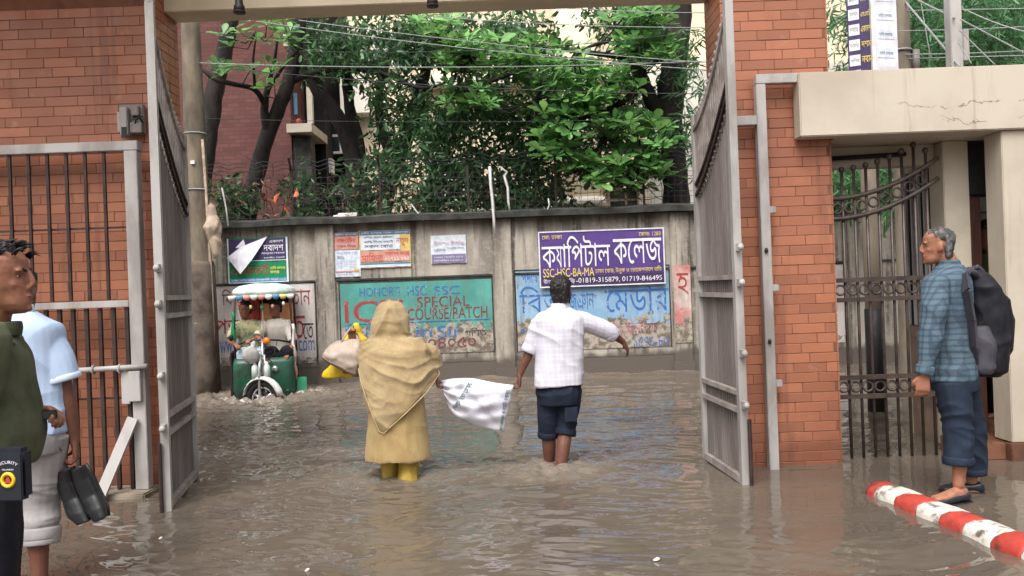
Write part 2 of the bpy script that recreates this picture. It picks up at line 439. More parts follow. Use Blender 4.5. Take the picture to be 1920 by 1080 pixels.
# ================================================================ WATER
def make_water():
    Y = list(np.arange(-6, 2.8, .2)); y = 2.8
    while y < 12.66: Y.append(y); y += max(.006, .00052*y*y)
    Y.append(12.7); Y = np.array(Y)
    t = np.concatenate([-np.geomspace(3.2, 1.02, 14), np.linspace(-1, 1, 640), np.geomspace(1.02, 3.2, 14)])
    XX = t[None, :]*(np.maximum(Y, 2.0)[:, None]*.72+.5); YY = np.repeat(Y[:, None], len(t), 1)
    x = XX.ravel(); yy = YY.ravel(); h = np.zeros_like(x)
    rs = np.random.RandomState(4)
    p3 = np.stack([x, yy, 0*x], 1)
    wx = vnoise(p3*1.1, 5)*.22 + vnoise(p3*3.3, 25)*.06; wy = vnoise(p3*1.1, 6)*.22 + vnoise(p3*3.3, 26)*.06
    for k in range(46):
        lam = .16*(4.5**rs.rand()**1.2); a = rs.normal(-math.pi/2, .55); kx, ky = math.cos(a), math.sin(a)
        s = .034*(.45 if lam < .2 else 1.0)
        amp = s*lam/(2*math.pi)
        ph = rs.rand()*6.28
        mod = .55+.45*np.sin((x*rs.normal()+yy*rs.normal())*1.3+rs.rand()*6)
        v = np.sin(2*math.pi/lam*((x+wx)*kx+(yy+wy)*ky)+ph)
        h += amp*mod*(v if lam > .34 else (1-2*np.abs(v))*.8)
    calm = .40+.60*np.clip(.5+.9*vnoise(p3*.55, 9), 0, 1)
    # sheltered pockets beside the piers and the kerb lie calmer
    calm *= 1-.86*np.exp(-(((x-1.85)/.5)**2+((yy-4.9)/1.3)**2)) - .55*np.exp(-(((x+2.5)/.8)**2+((yy-4.8)/1.2)**2))
    calm *= np.where(x > 2.3, .55, 1.0)
    h *= calm*1.15
    foam_sheen = np.zeros_like(x)
    def stir(cx, cy, r, amp, fo):
        nonlocal h, foam_sheen
        d = np.hypot(x-cx, (yy-cy))
        e = np.exp(-(d/r)**2)
        h = h + amp*e*(vnoise(p3*np.array([9, 9, 1]), 31)+.5*vnoise(p3*np.array([21, 21, 1]), 32)) + amp*.35*np.sin(d*28)*np.exp(-d/r)
        foam_sheen = np.maximum(foam_sheen, e*fo)
    stir(-.93, 6.2, .55, .016, .55); stir(.22, 6.42, .42, .016, .65); stir(.31, 6.2, .42, .018, .7)
    stir(-3.6, 11.1, .85, .05, 1.0); stir(-3.0, 11.6, .7, .05, .9); stir(-4.3, 11.8, .6, .04, .7)
    stir(-2.5, 6.3, .35, .008, .2); stir(-2.6, 7.3, .7, .02, .5)
    w = np.clip((yy-11.9)/.7, 0, 1)
    h += w*.03*(vnoise(p3*np.array([2.2, 2.5, 1]), 41)+.5+.5*vnoise(p3*np.array([7, 6, 1]), 42)); foam_sheen = np.maximum(foam_sheen, w*.75)
    far = np.clip((yy-8)/4, 0, 1); h += far*.012*vnoise(p3*np.array([3.0, 6, 1]), 43)
    foam_sheen = np.maximum(foam_sheen, .42*far)  # pale reflected sheen of the far water put into its colour, along with silt
    # broken crest line in front of the left gate leaf
    cl = np.exp(-((yy-7.15-.12*np.sin(x*2.1))/.22)**2)*np.clip((-x-.2)/1.2, 0, 1); foam_sheen = np.maximum(foam_sheen, cl*.75); h += cl*.012*vnoise(p3*8, 51)
    nr, nc = XX.shape
    vs = np.stack([x, yy, h], 1)
    idx = np.arange(nr*nc).reshape(nr, nc)
    q = np.stack([idx[:-1, :-1], idx[:-1, 1:], idx[1:, 1:], idx[1:, :-1]], -1).reshape(-1, 4)
    me = bpy.data.meshes.new('water'); me.vertices.add(len(vs)); me.vertices.foreach_set('co', vs.ravel())
    me.loops.add(q.size); me.loops.foreach_set('vertex_index', q.ravel()); me.polygons.add(len(q))
    me.polygons.foreach_set('loop_start', np.arange(len(q))*4); me.polygons.foreach_set('loop_total', np.full(len(q), 4))
    me.update(calc_edges=True)
    at = me.attributes.new('foam_sheen', 'FLOAT', 'POINT'); at.data.foreach_set('value', foam_sheen.astype(np.float32))
    me.polygons.foreach_set('use_smooth', [True]*len(me.polygons))
    g = G('flood_water'); a = g.n('ShaderNodeAttribute'); a.attribute_name = 'foam_sheen'
    base = g.mix(g.ramp(g.noise(.7, g.co(), 3), .3, .7), srgb(98, 88, 77), srgb(86, 78, 69))
    fn = g.noise(9, g.co((1, 1.0, 1)), 7, .72, .6); ff = g.math('ADD', fn, g.math('MULTIPLY', a.outputs['Fac'], .34))
    f = g.math('MULTIPLY', g.ramp(ff, .80, .93), .75)
    silt_sheen = g.math('MULTIPLY', a.outputs['Fac'], .55)
    base = g.mix(silt_sheen, base, srgb(150, 138, 126))
    col = g.mix(f, base, srgb(214, 206, 196))
    g.set(g.b.inputs['IOR'], 1.42)
    g.bump(g.noise(9, g.co((.5, 1.3, 1)), 2, .5), .05, .01)
    me.materials.append(g.out(col, g.ramp(f, 0, .8, .035, .55), .5))
    return kind(link(bpy.data.objects.new('water', me)), 'structure')
make_water()
gr = MB(); gr.add([(-150, -60, -.46), (150, -60, -.46), (150, 250, -.46), (-150, 250, -.46)], [(0, 1, 2, 3)])
kind(gr.build('ground', m_mud), 'structure')
pv = MB(); pv.prism([(2.36, 5.3), (3.75, -3), (8, -3), (8, 6.9), (2.43, 6.9)], (1, 0, 0), (0, 1, 0), (0, 0, 0), -.4, -.006); kind(pv.build('pavement', m_wet), 'structure')

# ================================================================ BRICK PIERS
BL, BH = .245, .0735
def brick_mesh(name, w=BL-.0048, h=BH-.0048, d=.0065, c=.002):
    mb = MB(); x, z = w/2, h/2
    vs = [(-x, 0, -z), (x, 0, -z), (x, 0, z), (-x, 0, z), (-x, -d+c, -z), (x, -d+c, -z), (x, -d+c, z), (-x, -d+c, z),
          (-x+c, -d, -z+c), (x-c, -d, -z+c), (x-c, -d, z-c), (-x+c, -d, z-c)]
    fs = [(8, 9, 10, 11)] + [(4+i, 4+(i+1) % 4, 8+(i+1) % 4, 8+i) for i in range(4)] + [(i, (i+1) % 4, 4+(i+1) % 4, 4+i) for i in range(4)]
    mb.add(vs, fs); return mb
full = brick_mesh('brick').mesh('brick', m_brick); meshes = {}
def bricks(parent, x0, x1, z0, z1, y, limit=300, start=0.0):
    """running-bond course bricks on a face looking at -Y"""
    n = 0; row = 0; z = z0
    while z < z1-.02:
        off = (row % 2)*BL*.5 + (.06 if row % 4 > 1 else 0); x = x0 - off
        while x < x1-.015:
            a, b = max(x, x0), min(x+BL, x1)
            if b-a > .03:
                k = round(b-a, 3)
                if k not in meshes: meshes[k] = full if abs(k-BL) < .002 else brick_mesh('brick', k-.0048).mesh('brick', m_brick)
                if n < limit:
                    piece('brick', meshes[k], parent, ((a+b)/2, y+rng.uniform(-.0015, .0015), z+BH/2), (rng.uniform(-.008, .008), 0, rng.uniform(-.004, .004)))
                n += 1
            x += BL
        z += BH; row += 1
def brickwork(parent, o, du, dz, L, z0, z1, nrm):
    """a side face of the same brick, joined"""
    mb = MB(); o = Vector(o); du = Vector(du); nrm = Vector(nrm); z = z0; row = 0
    while z < z1-.02:
        x = -(row % 2)*BL*.5
        while x < L-.015:
            a, b = max(x, 0)+.003, min(x+BL, L)-.003
            if b-a > .03:
                p = [o+du*a+Vector((0, 0, z+.003)), o+du*b+Vector((0, 0, z+.003)), o+du*b+Vector((0, 0, z+BH-.003)), o+du*a+Vector((0, 0, z+BH-.003))]
                mb.add(p+[q+nrm*.018 for q in p], [(4, 5, 6, 7), (0, 1, 5, 4), (1, 2, 6, 5), (2, 3, 7, 6), (3, 0, 4, 7)])
            x += BL
        z += BH; row += 1
    return kind(mb.build('brickwork', m_brick, parent), 'stuff')

PX0, PX1, PY0, PY1 = 1.655, 2.415, 6.02, 6.5
rp = thing('gate_pillar', 'orange brick gate pillar between the open metal gate and the iron side gate', 'pillar', (2.0, 6.2, 0))
def off(o, p):               # part built in world metres under a thing that stands elsewhere
    if o.parent is p: o.location = o.location - p.location
    return o
c = MB(); c.box((PX0, PY0, -.45), (PX1, PY1, 4.35)); off(c.build('core', m_joint, rp), rp)
def bricks_off(parent, *a, **k):
    before = set(parent.children); bricks(parent, *a, **k)
    for o in parent.children:
        if o not in before: o.location = o.location - parent.location
bricks_off(rp, PX0+.002, PX1, -.05, 4.3, PY0+.004)
off(brickwork(rp, (PX0, PY0+.01, 0), (0, 1, 0), 0, PY1-PY0, -.05, 4.3, (-1, 0, 0)), rp)
off(brickwork(rp, (PX1, PY0+.01, 0), (0, 1, 0), 0, PY1-PY0, -.05, 4.3, (1, 0, 0)), rp)

lp = thing('brick_wall', 'orange brick wall beside the gate behind the barred panel', 'wall', (-3.4, 6.2, 0))
c = MB(); c.box((-7, 6.05, -.45), (-2.645, 6.5, 4.35)); off(c.build('core', m_joint, lp), lp)
bricks_off(lp, -3.95, -2.645, -.05, 4.3, 6.054)
off(brickwork(lp, (-7, 6.052, 0), (1, 0, 0), 0, 3.05, -.05, 4.3, (0, -1, 0)), lp)
off(brickwork(lp, (-2.645, 6.06, 0), (0, 1, 0), 0, .44, -.05, 4.3, (1, 0, 0)), lp)

gb = thing('gate_beam', 'cream concrete beam across the top of the gateway', 'beam', (-.5, 6.35, 3.64))
c = MB(); c.box((-2.625, 6.24, 3.64), (PX0-.02, 6.5, 4.34)); off(c.build('girder', m_beam, gb, bevel=.006), gb)
c = MB(); c.box((-7, 5.75, 4.36), (2.6, 6.9, 4.5)); c.box((-7, 4.75, 4.352), (-2.3, 5.748, 4.5)); off(c.build('unseen_shade_roof', m_beam, gb), gb)  # slab out of view, added to shade the upper brick; the lamps hang from it
def pendant(u, v, label):
    p = P(u, v, 6.0); t = thing('pendant_lamp', label, 'lamp', (p.x, p.y, 4.36), 0, 'black lamps hanging over the gateway')
    z0 = p.z - 4.36
    c = MB(); c.tube([(0, 0, 0), (0, 0, z0+.16)], .008, 6); c.build('stem', m_black, t)
    c = MB(); c.loft([((0, 0, z0), (.042, 0, 0), (0, .042, 0)), ((0, 0, z0+.05), (.04, 0, 0), (0, .04, 0)), ((0, 0, z0+.06), (.03, 0, 0), (0, .03, 0)), ((0, 0, z0+.12), (.026, 0, 0), (0, .026, 0)), ((0, 0, z0+.165), (.012, 0, 0), (0, .012, 0))], 14)
    c.build('lamp_shade', m_black, t, True)
    c = MB(); c.torus((0, 0, z0+.004), .04, .007, (0, 0, 1), 16, 6); c.build('rim', m_bar, t, True)
pendant(449, 24, 'black lamp hanging from the gate roof above the red brick building')
pendant(811, 12, 'black lamp hanging from the gate roof above the leafy branches')

# ================================================================ TALL GATE LEAVES (open inwards)
def gate_leaf(hinge, free, label, side):
    t = thing('gate_leaf', label, 'gate', (hinge[0], hinge[1], 0), 0, 'tall grey leaves of the main gate')
    A = Vector((0, 0, 0)); d = Vector((free[0]-hinge[0], free[1]-hinge[1], 0)); L = d.length; d.normalize(); N = Vector((-d.y, d.x, 0))*side   # N looks into the gateway
    top = lambda s: 2.68 + .68*(s/L)**1.7
    sc1 = lambda s: 2.06 + .66*(s/L)**1.35
    pt = lambda s, z, n=0: d*s + Vector((0, 0, z)) + N*n
    def strip(name, pts, w, m, parent=t, dd=None):
        c = MB()
        for a, b in zip(pts[:-1], pts[1:]): c.bar(a, b, w, dd or w, up=N)
        return c.build(name, m, parent)
    strip('hinge_post', [pt(.025, -.3), pt(.025, top(0)+.02)], .05, m_steel)
    strip('free_post', [pt(L-.025, -.3), pt(L-.025, top(L)+.05)], .055, m_steel)
    c = MB(); c.ell(pt(L-.025, top(L)+.055), (.032, .032, .03)); c.build('post_cap', m_steel, t, True)
    n = 12; ss = [.05+(L-.1)*i/n for i in range(n+1)]
    c = MB()
    for a, b in zip(ss[:-1], ss[1:]):
        c.add([pt(a, .05, -.014), pt(b, .05, -.014), pt(b, sc1(b), -.014), pt(a, sc1(a), -.014), pt(a, .05, -.018), pt(b, .05, -.018), pt(b, sc1(b), -.018), pt(a, sc1(a), -.018)],
              [(0, 1, 2, 3), (7, 6, 5, 4), (3, 2, 6, 7), (0, 4, 5, 1)])
    c.build('sheet_panel', m_sheet, t)
    for z in (1.42, 1.295, .625, .505): strip('cross_rail', [pt(.05, z, .012), pt(L-.05, z, .012)], .034, m_leafbar)
    strip('bottom_rail', [pt(.05, .03, .004), pt(L-.05, .03, .004)], .05, m_leafbar)
    for dz in (0, .085):
        strip('scroll_rail', [pt(s, sc1(s)+dz, .016) for s in ss], .022, m_bar)
    strip('top_rail', [pt(s, top(s)-.09, .012) for s in ss], .03, m_leafbar)
    nb = 17
    for i in range(nb):
        s = .07+(L-.14)*i/(nb-1)
        c = MB(); c.bar(pt(s, sc1(s)-.02, 0), pt(s, top(s), 0), .022, .022, up=N); o = c.build('bar', m_leafbar, t)
        c = MB(); c.ell(pt(s, top(s)+.018), (.018, .018, .024), None, 8, 6); c.build('finial', m_leafbar, o, True)
        c = MB(); c.bar(pt(s, .06, -.008), pt(s, sc1(s)-.03, -.008), .014, .012, up=N); c.build('rib', m_sheet, t)
        if i % 1 == 0:
            c = MB(); c.torus(pt(s, sc1(s)+.042, .014), .026, .005, N, 10, 4); c.build('ring', m_bar, t, True)
    for z in (1.62, 1.38, .9, .55):
        c = MB(); c.bar(pt(L+.003, z), pt(L+.06, z), .05, .03, up=N); c.ell(pt(L+.06, z), (.022, .022, .022), None, 8, 6); c.build('lug', m_steel, t)
    c = MB(); c.tube([pt(L+.02, -.2, -.03), pt(L+.02, .45, -.03)], .014, 8); c.build('drop_bolt', m_bar, t)
    return t
gate_leaf((-2.57, 6.40), (-2.365, 5.39), 'tall grey metal gate leaf opened beside the barred panel', 1)
gate_leaf((1.485, 6.36), (1.545, 5.47), 'tall grey metal gate leaf opened in front of the brick pillar with white pipe', -1)

# ================================================================ BARRED PANEL AT THE LEFT
bp = thing('barred_panel', 'white framed panel of dark vertical bars on the brick wall', 'fence', (-3.3, 5.9, 0))
FY = 5.88
def bx(name, a, b, m, parent, bevel=.004): c = MB(); c.box(a, b); return off(c.build(name, m, parent, bevel=bevel), parent)
bx('sill', (-6.5, 5.72, -.4), (-2.67, 6.03, .03), m_conc, bp, .01)
bx('top_rail', (-6.5, FY-.03, 2.505), (-2.69, FY+.05, 2.575), m_steel, bp)
bx('side_post', (-2.79, FY-.032, .032), (-2.695, FY+.048, 2.503), m_steel, bp)
bx('mid_rail', (-6.5, FY-.03, 1.365), (-2.792, FY+.04, 1.415), m_steel, bp)
for x in np.arange(-6.4, -2.85, .138): c = MB(); c.bar((x, FY, 1.417), (x, FY, 2.503), .02); off(c.build('bar', m_bar, bp), bp)
for x in np.arange(-6.4, -2.85, .0985): c = MB(); c.bar((x+.03, FY+.005, .034), (x+.03, FY+.005, 1.363), .026); off(c.build('bar', m_bar, bp), bp)
for z in (1.95, .70): c = MB(); c.bar((-6.5, FY+.02, z), (-2.792, FY+.02, z), .014); off(c.build('thin_rail', m_bar, bp), bp)
c = MB(); c.bar((-2.775, FY-.06, .56), (-2.97, FY-.22, .0), .075, .03, up=(0, -1, 0)); off(c.build('brace', m_steel, bp), bp)
c = MB(); c.tube([(-3.33, FY-.06, .915), (-2.66, FY-.06, .93)], .02, 10); o = off(c.build('sliding_bolt', m_steel, bp, True), bp)
for x in (-3.05, -2.86): c = MB(); c.torus((x, FY-.06, .92), .028, .008, (1, 0, 0), 12, 6); q = c.build('bolt_ring', m_steel, o)
bx('latch_plate', (-2.86, FY-.05, .66), (-2.80, FY-.035, .9), m_steel, bp); bx('lock_case', (-2.795, FY-.075, .68), (-2.71, FY-.034, .9), m_steel, bp)
# junction box on the wall
p = P(222, 258, 6.0); q = P(270, 196, 6.0)
jb = thing('junction_box', 'grey electrical box above the white framed barred panel', 'electrical box', (p.x, 6.03, p.z))
w, h = q.x-p.x, q.z-p.z
c = MB(); c.box((.02, -.05, .02), (w, -.002, h)); c.build('back_plate', m_sheet, jb, bevel=.006)
c = MB(); c.box((.05, -.11, .0), (.105, -.052, h-.03)); c.build('cover', m_steel, jb, bevel=.006)
c = MB(); c.box((.065, -.118, -.02), (.1, -.112, .06)); c.build('slot', m_black, jb)
c = MB(); c.box((.11, -.085, .02), (w, -.052, h*.42)); c.build('terminal', m_sheet, jb, bevel=.005); c = MB(); c.box((.125, -.085, h*.62), (w-.02, -.052, h-.02)); c.build('terminal', m_sheet, jb, bevel=.005)
c = MB(); c.tube([(.13, -.06, h*.66), (.15, -.09, h*.5), (.19, -.09, h*.55), (w, -.06, h*.4)], .008, 6); c.tube([(.14, -.07, h*.3), (.17, -.1, h*.48), (w, -.06, h*.6)], .006, 6); c.build('wire', m_black, jb)
c = MB(); c.box((.0, -.04, .04), (.018, -.003, h-.05)); c.build('flange', m_leafbar, jb)

# ================================================================ WHITE PIPE FRAME ON THE PILLAR
pf = thing('pipe_frame', 'white square pipe frame fixed to the front of the orange pillar', 'pipe frame', (1.87, 5.93, 0))
def px(name, a, b, w=.07): c = MB(); c.bar(a, b, w, w, up=(0, -1, 0)); return off(c.build(name, m_steel, pf, bevel=.004), pf)
zt = P(1425, 148, 5.9).z
px('upright', (1.878, 5.93, -.3), (1.878, 5.93, zt-.037)); px('top_bar', (1.845, 5.93, zt), (2.2, 5.93, zt)); zb = P(1395, 226, 5.9).z; px('side_bar', (1.62, 5.93, zb), (1.841, 5.93, zb))
for u, v in ((1441, 393), (1446, 540), (1453, 720)):
    z = P(u, v, 5.9).z; px('bracket', (1.915, 5.94, z), (1.965, 5.94, z), .05); 
for u, v in ((1425, 470), (1441, 640)):
    z = P(u, v, 5.9).z; c = MB(); c.ell((1.872, 5.885, z), (.014, .014, .02), None, 8, 6); off(c.build('bolt', m_bar, pf, True), pf)
for u, v, lab in ((1382, 436, 'uppermost'), (1388, 632, 'lower')):
    pass
# ================================================================ GUARD BOOTH WITH CANOPY
def canopy_mat():
    g = G('weathered_canopy_paint'); co = g.co(); sp = g.n('ShaderNodeSeparateXYZ'); g.t.links.new(co, sp.inputs[0])
    c = g.mix(g.ramp(g.noise(1.3, co, 5), .35, .68), srgb(192, 182, 166), srgb(174, 163, 147))
    c = g.mix(g.math('MULTIPLY', g.ramp(g.noise(3.5, g.co((2.4, 2.4, .22)), 5), .56, .72), .42), c, srgb(146, 132, 114))
    for z0, x0, ns in ((.41, -.45, 2.6), (.30, -.75, 3.7)):      # hairline cracks along the fascia
        w = g.math('ADD', sp.outputs[2], g.math('MULTIPLY', g.noise(ns, co, 5, .7), .22)); d = g.math('ABSOLUTE', g.math('SUBTRACT', w, 2.72+z0-.4))
        m = g.math('MULTIPLY', g.ramp(d, .0015, .006, 1, 0), g.ramp(g.math('ADD', sp.outputs[0], x0), 2.3, 2.6)); m = g.math('MULTIPLY', m, g.ramp(g.noise(5, co), .42, .52))
        c = g.mix(g.math('MULTIPLY', m, .75), c, srgb(104, 92, 80))
    g.bump(g.noise(30, co, 4), .1, .004); return g.out(c, .6, .35)
m_canopy = canopy_mat()
gh = thing('guard_booth', 'cream guard booth with canopy and dark doorway beside the iron side gate', 'guard booth', (3.4, 6.2, 0))
CT, CB = 2.895, 2.425
def gx(name, a, b, m=m_cream, bevel=.006, parent=gh): c = MB(); c.box(a, b); return off(c.build(name, m, parent, bevel=bevel), parent)
c = MB(); c.prism([(2.146, 5.86), (5.6, 5.86), (5.6, 7.1), (2.44, 7.1), (2.44, 6.0), (2.146, 6.0)], (1, 0, 0), (0, 1, 0), (0, 0, 0), CB, CT); off(c.build('canopy', m_canopy, gh, bevel=.008), gh)
gx('front_column', (3.63, 5.90, .13), (3.97, 6.12, CB-.002), m_canopy); gx('column_base', (3.60, 5.86, -.3), (4.0, 5.934, .128), m_tile)
gx('door_column', (3.40, 6.28, .02), (3.60, 6.5, CB-.002))
gx('lintel', (2.42, 6.40, 2.26), (3.398, 6.55, CB-.002)); gx('corner_column', (3.46, 7.02, -.3), (3.58, 7.098, CB-.002))
gx('side_wall', (3.46, 6.552, -.3), (3.58, 7.018, .95), M('booth_dado', srgb(150, 128, 108), srgb(120, 100, 86), .6))
gx('window_post', (3.46, 6.552, .952), (3.58, 6.60, CB-.002))
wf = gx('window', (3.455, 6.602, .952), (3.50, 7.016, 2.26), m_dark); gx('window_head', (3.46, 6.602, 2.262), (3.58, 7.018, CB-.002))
for yy in (6.65, 6.74, 6.86, 6.96): c = MB(); c.bar((3.435, yy, .96), (3.435, yy, 2.25), .02); o = c.build('bar', m_steel, wf)
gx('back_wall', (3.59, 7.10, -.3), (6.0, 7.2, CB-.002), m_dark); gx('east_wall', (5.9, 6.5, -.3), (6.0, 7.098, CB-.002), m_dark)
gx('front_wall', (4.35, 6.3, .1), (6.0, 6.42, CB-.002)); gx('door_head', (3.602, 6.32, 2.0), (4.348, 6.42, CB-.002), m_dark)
gx('door', (3.605, 6.36, .16), (3.73, 6.40, 1.998), m_wood); 
bw = gx('back_window', (4.02, 7.07, 1.1), (4.55, 7.098, 2.05), plain('window_light', srgb(214, 224, 226), .5))
for z in (1.55, 1.72, 1.9): gx('window_bar', (4.02, 7.05, z), (4.55, 7.068, z+.02), m_sheet)
for k in range(4): gx('step_tile', (3.33+.28*k, 5.935, .002), (3.605+.28*k, 6.34, .12), m_tile, .004)
gx('step', (3.33, 5.94, -.35), (5.9, 6.36, 0.0), m_tile); gx('inner_floor', (3.56, 6.42, -.3), (5.89, 7.09, .14), m_tile)
c = MB(); c.tube([(2.56, 6.36, 2.33), (3.15, 6.36, 2.345)], .018, 8); off(c.build('dark_tube', m_dark, gh, True), gh)  # plain dark tube laid along the dark slot by the lintel
# ================================================================ IRON SIDE GATE
ig = thing('iron_gate', 'dark wrought iron side gate with ring bands and swept top rail', 'gate', (2.85, 6.16, 0))
GY = 6.16
def gbar(name, a, b, w, m=m_iron, parent=ig, n=8): c = MB(); c.tube([a, b], w/2, n); return off(c.build(name, m, parent, True), parent)
gxs = [2.463+.0925*i for i in range(9)]
tz = lambda x: 1.99 + .30*max(0, (x-2.46)/.85)**2.0
for i, x in enumerate(gxs):
    ztop = tz(x)+(.20 if i < 8 else .1)
    o = gbar('bar', (x, GY, -.2), (x, GY, ztop), .024); c = MB(); c.ell((x, GY, ztop+.018), (.023, .023, .026), None, 10, 7); q = c.build('finial', m_iron, o, True)
for dz in (0, -.155):
    c = MB(); c.tube([(x, GY-.012, tz(x)+dz) for x in np.linspace(2.43, 3.29, 12)], .018, 8); off(c.build('swept_rail', m_iron, ig, True), ig)
for z in (1.365, 1.215, .62, .475):
    c = MB(); c.bar((2.43, GY-.016, z), (3.24, GY-.016, z), .034, .03, up=(0, -1, 0)); off(c.build('cross_rail', m_iron, ig), ig)
for i in range(8):
    x = gxs[i]+.046
    for z in (1.29, .547, tz(x)-.078):
        c = MB(); c.torus((x, GY-.01, z), .037, .0085, (0, 1, 0), 14, 6); off(c.build('ring', m_iron, ig, True), ig)
# ================================================================ STRIPED KERB
kb = thing('striped_kerb', 'round topped kerb painted in red and white stripes beside the water', 'kerb', (2.36, 3.5, 0))
y = 5.17; k = 0
while y > -.4:
    ln = .10 if k == 0 else .19+rng.uniform(-.012, .012); xo = 2.28+.17*(5.2-y)
    c = MB(); XO = lambda q: 2.315+.15*(5.2-q)
    prof2 = lambda yy, xo, s=1: [(xo-.10*s, yy, -.3), (xo-.105*s, yy, .02), (xo-.085*s, yy, .052*s), (xo-.04*s, yy, .070*s), (xo+.03*s, yy, .073*s), (xo+.085*s, yy, .055*s), (xo+.115*s, yy, .02), (xo+.115*s, yy, -.3)]
    ys = [y-.003, y-.012, y-ln*.5, y-ln+.012, y-ln+.003]
    c.rings([[(p[0]+rng.uniform(-.006, .006), p[1], p[2]+rng.uniform(-.006, .004)) for xo in (XO(q),) for p in prof2(q, xo, (.55 if k == 0 and j == 0 else (.97 if j in (0, 4) else 1)))] for j, q in enumerate(ys)])
    off(c.build('kerb_block', m_kred if k % 2 == 0 else m_kwhite, kb, True), kb); y -= ln; k += 1

# ================================================================ BOUNDARY WALL ACROSS THE ROAD
WY = 12.62; WT = 2.50
bwl = thing('boundary_wall', 'stained plaster boundary wall with painted panels and dark coping across the flooded road', 'wall', (0, WY, 0))
def wx(name, a, b, m, bevel=0, parent=bwl): c = MB(); c.box(a, b); return off(c.build(name, m, parent, bevel=bevel), bwl)
wx('plaster', (-13, WY, -.46), (14, WY+.2, WT-.002), m_wall)
c = MB(); n = 54
secs = []
for i in range(n+1):
    x = -13+27*i/n; j = .012*math.sin(i*1.7)+.008*math.sin(i*4.1)
    secs.append([(x, WY-.16, WT+j*.5), (x, WY-.165, WT+.085+j), (x, WY-.02, WT+.125+j), (x, WY+.3, WT+.11+j), (x, WY+.3, WT)])
c.rings(secs); off(c.build('coping', m_coping, bwl), bwl)
for x in (-11.25, -8.47, -5.69, -2.91, -.13, 2.65, 5.43, 8.21, 10.99):
    wx('pilaster', (x-.15, WY-.055, -.46), (x+.15, WY-.001, WT-.004), m_wall, .012)
    wx('pilaster_base', (x-.17, WY-.085, -.46), (x+.17, WY-.057, .16), m_wall, .01)
wx('dado_band', (-13, WY-.02, -.46), (14, WY-.002, .27), m_wall, .01)
def zat(u, v): return P(u, v, WY-.02)
def pz(v, u=940): return P(u, v, WY).z
# raised rib above the painted panels
for a, b in ((-8.3, -5.86), (-5.52, -3.08), (-2.74, -.30), (.04, 2.48), (2.82, 5.26), (5.6, 8.04)): wx('ledge', (a, WY-.03, 1.60), (b, WY-.002, 1.635), m_coping, .006)
def panel(x0, x1, z0, z1, m, label=None):
    o = wx('painted_panel', (x0, WY-.012, z0), (x1, WY-.003, z1), m)
    if label: o['label'] = label
    c = MB()
    for a, b in (((x0-.02, WY-.017, z0), (x0-.001, WY-.004, z1)), ((x1+.001, WY-.017, z0), (x1+.02, WY-.004, z1)), ((x0-.02, WY-.017, z1+.001), (x1+.02, WY-.004, z1+.02))): c.box(a, b)
    q = c.build('border', m_coping, o)
    return o
def L(o, s, x0, x1, z0, z1, m, bold=.0):
    q = lettering(s, x0, x1, z0, z1, WY-.0155, m, o, bold)
    return q
X = lambda u, v=600: P(u, v, WY-.014).x
Z = lambda u, v: P(u, v, WY-.014).z
def LB(o, s, u0, v0, u1, v1, m, bold=0.0):      # box in the photograph: left/top, right/bottom
    return L(o, s, X(u0, (v0+v1)/2), X(u1, (v0+v1)/2), Z((u0+u1)/2, v1), Z((u0+u1)/2, v0), m, bold)
w1 = panel(-4.77, -3.10, .34, 1.59, m_pwhite, 'worn white painted advertisement panel')
LB(w1, 'বিডি', 416, 542, 458, 572, t_maroon, .008); LB(w1, 'তান', 545, 542, 582, 572, t_maroon, .008)
LB(w1, 'পড়', 402, 598, 452, 634, t_red, .09); LB(w1, 'ত', 545, 592, 572, 634, t_red, .09); LB(w1, 'তে', 568, 606, 588, 636, t_dark, .01)
LB(w1, 'www', 412, 640, 448, 662, t_blue, .01); LB(w1, 'a.com', 548, 638, 590, 658, t_blue, .01); LB(w1, '01', 430, 664, 446, 682, t_maroon, .01); LB(w1, 'যো', 428, 626, 446, 638, t_blue, .01)
w2 = panel(-2.70, -.32, .42, 1.565, m_pteal, 'peeling teal painted advertisement panel')
LB(w2, "HONOR'S", 674, 538, 750, 555, t_blue, .012); LB(w2, 'HSC', 764, 536, 800, 554, t_blue, .012); LB(w2, 'SSC', 814, 536, 862, 552, t_blue, .012)
LB(w2, 'ICT', 646, 563, 756, 604, t_red, .03)
LB(w2, 'SPECIAL', 782, 555, 880, 575, t_maroon, .016); LB(w2, 'COURSE/BATCH', 764, 576, 914, 598, t_maroon, .016)
c = MB(); c.bar((X(648), WY-.016, Z(780, 604)), (X(918), WY-.016, Z(780, 603)), .003, .012); q = c.build('rule', t_blue, w2)
LB(w2, 'Raihan', 648, 612, 742, 640, t_blue, .03)
LB(w2, 'in', 780, 612, 810, 632, t_blue, .03); LB(w2, 'Sir', 820, 610, 866, 632, t_blue, .03); LB(w2, 'গণিত', 872, 614, 912, 630, t_dark, .0)
LB(w2, '০১৭৫০৮০৪০৫০', 690, 634, 892, 654, t_maroon, .016)
w3 = panel(.06, 2.46, .40, 1.66, m_pblue, 'peeling sky blue painted advertisement panel')
LB(w3, 'পদার্থ', 978, 512, 1008, 530, t_pblue, .0)
LB(w3, 'বিজ', 974, 536, 1064, 586, t_pblue, .09); LB(w3, 'জ্ঞান', 1066, 548, 1114, 580, t_pblue, .03); LB(w3, 'মেডার', 1134, 538, 1254, 584, t_pblue, .09)
LB(w3, 'ম', 1146, 604, 1160, 622, t_rose, .01); LB(w3, 'মেডিকেল', 1164, 600, 1208, 626, t_rose, .02); LB(w3, 'ব্যাচ', 1208, 604, 1232, 624, t_maroon, .01)
LB(w3, '•', 976, 616, 984, 624, t_blue); LB(w3, '০১৭', 976, 642, 1000, 656, t_pblue, .02); LB(w3, '১৫৭৩-৮৩', 1188, 630, 1254, 650, t_blue, .03)
w4 = panel(2.50, 2.52, .4, .41, m_pblue)
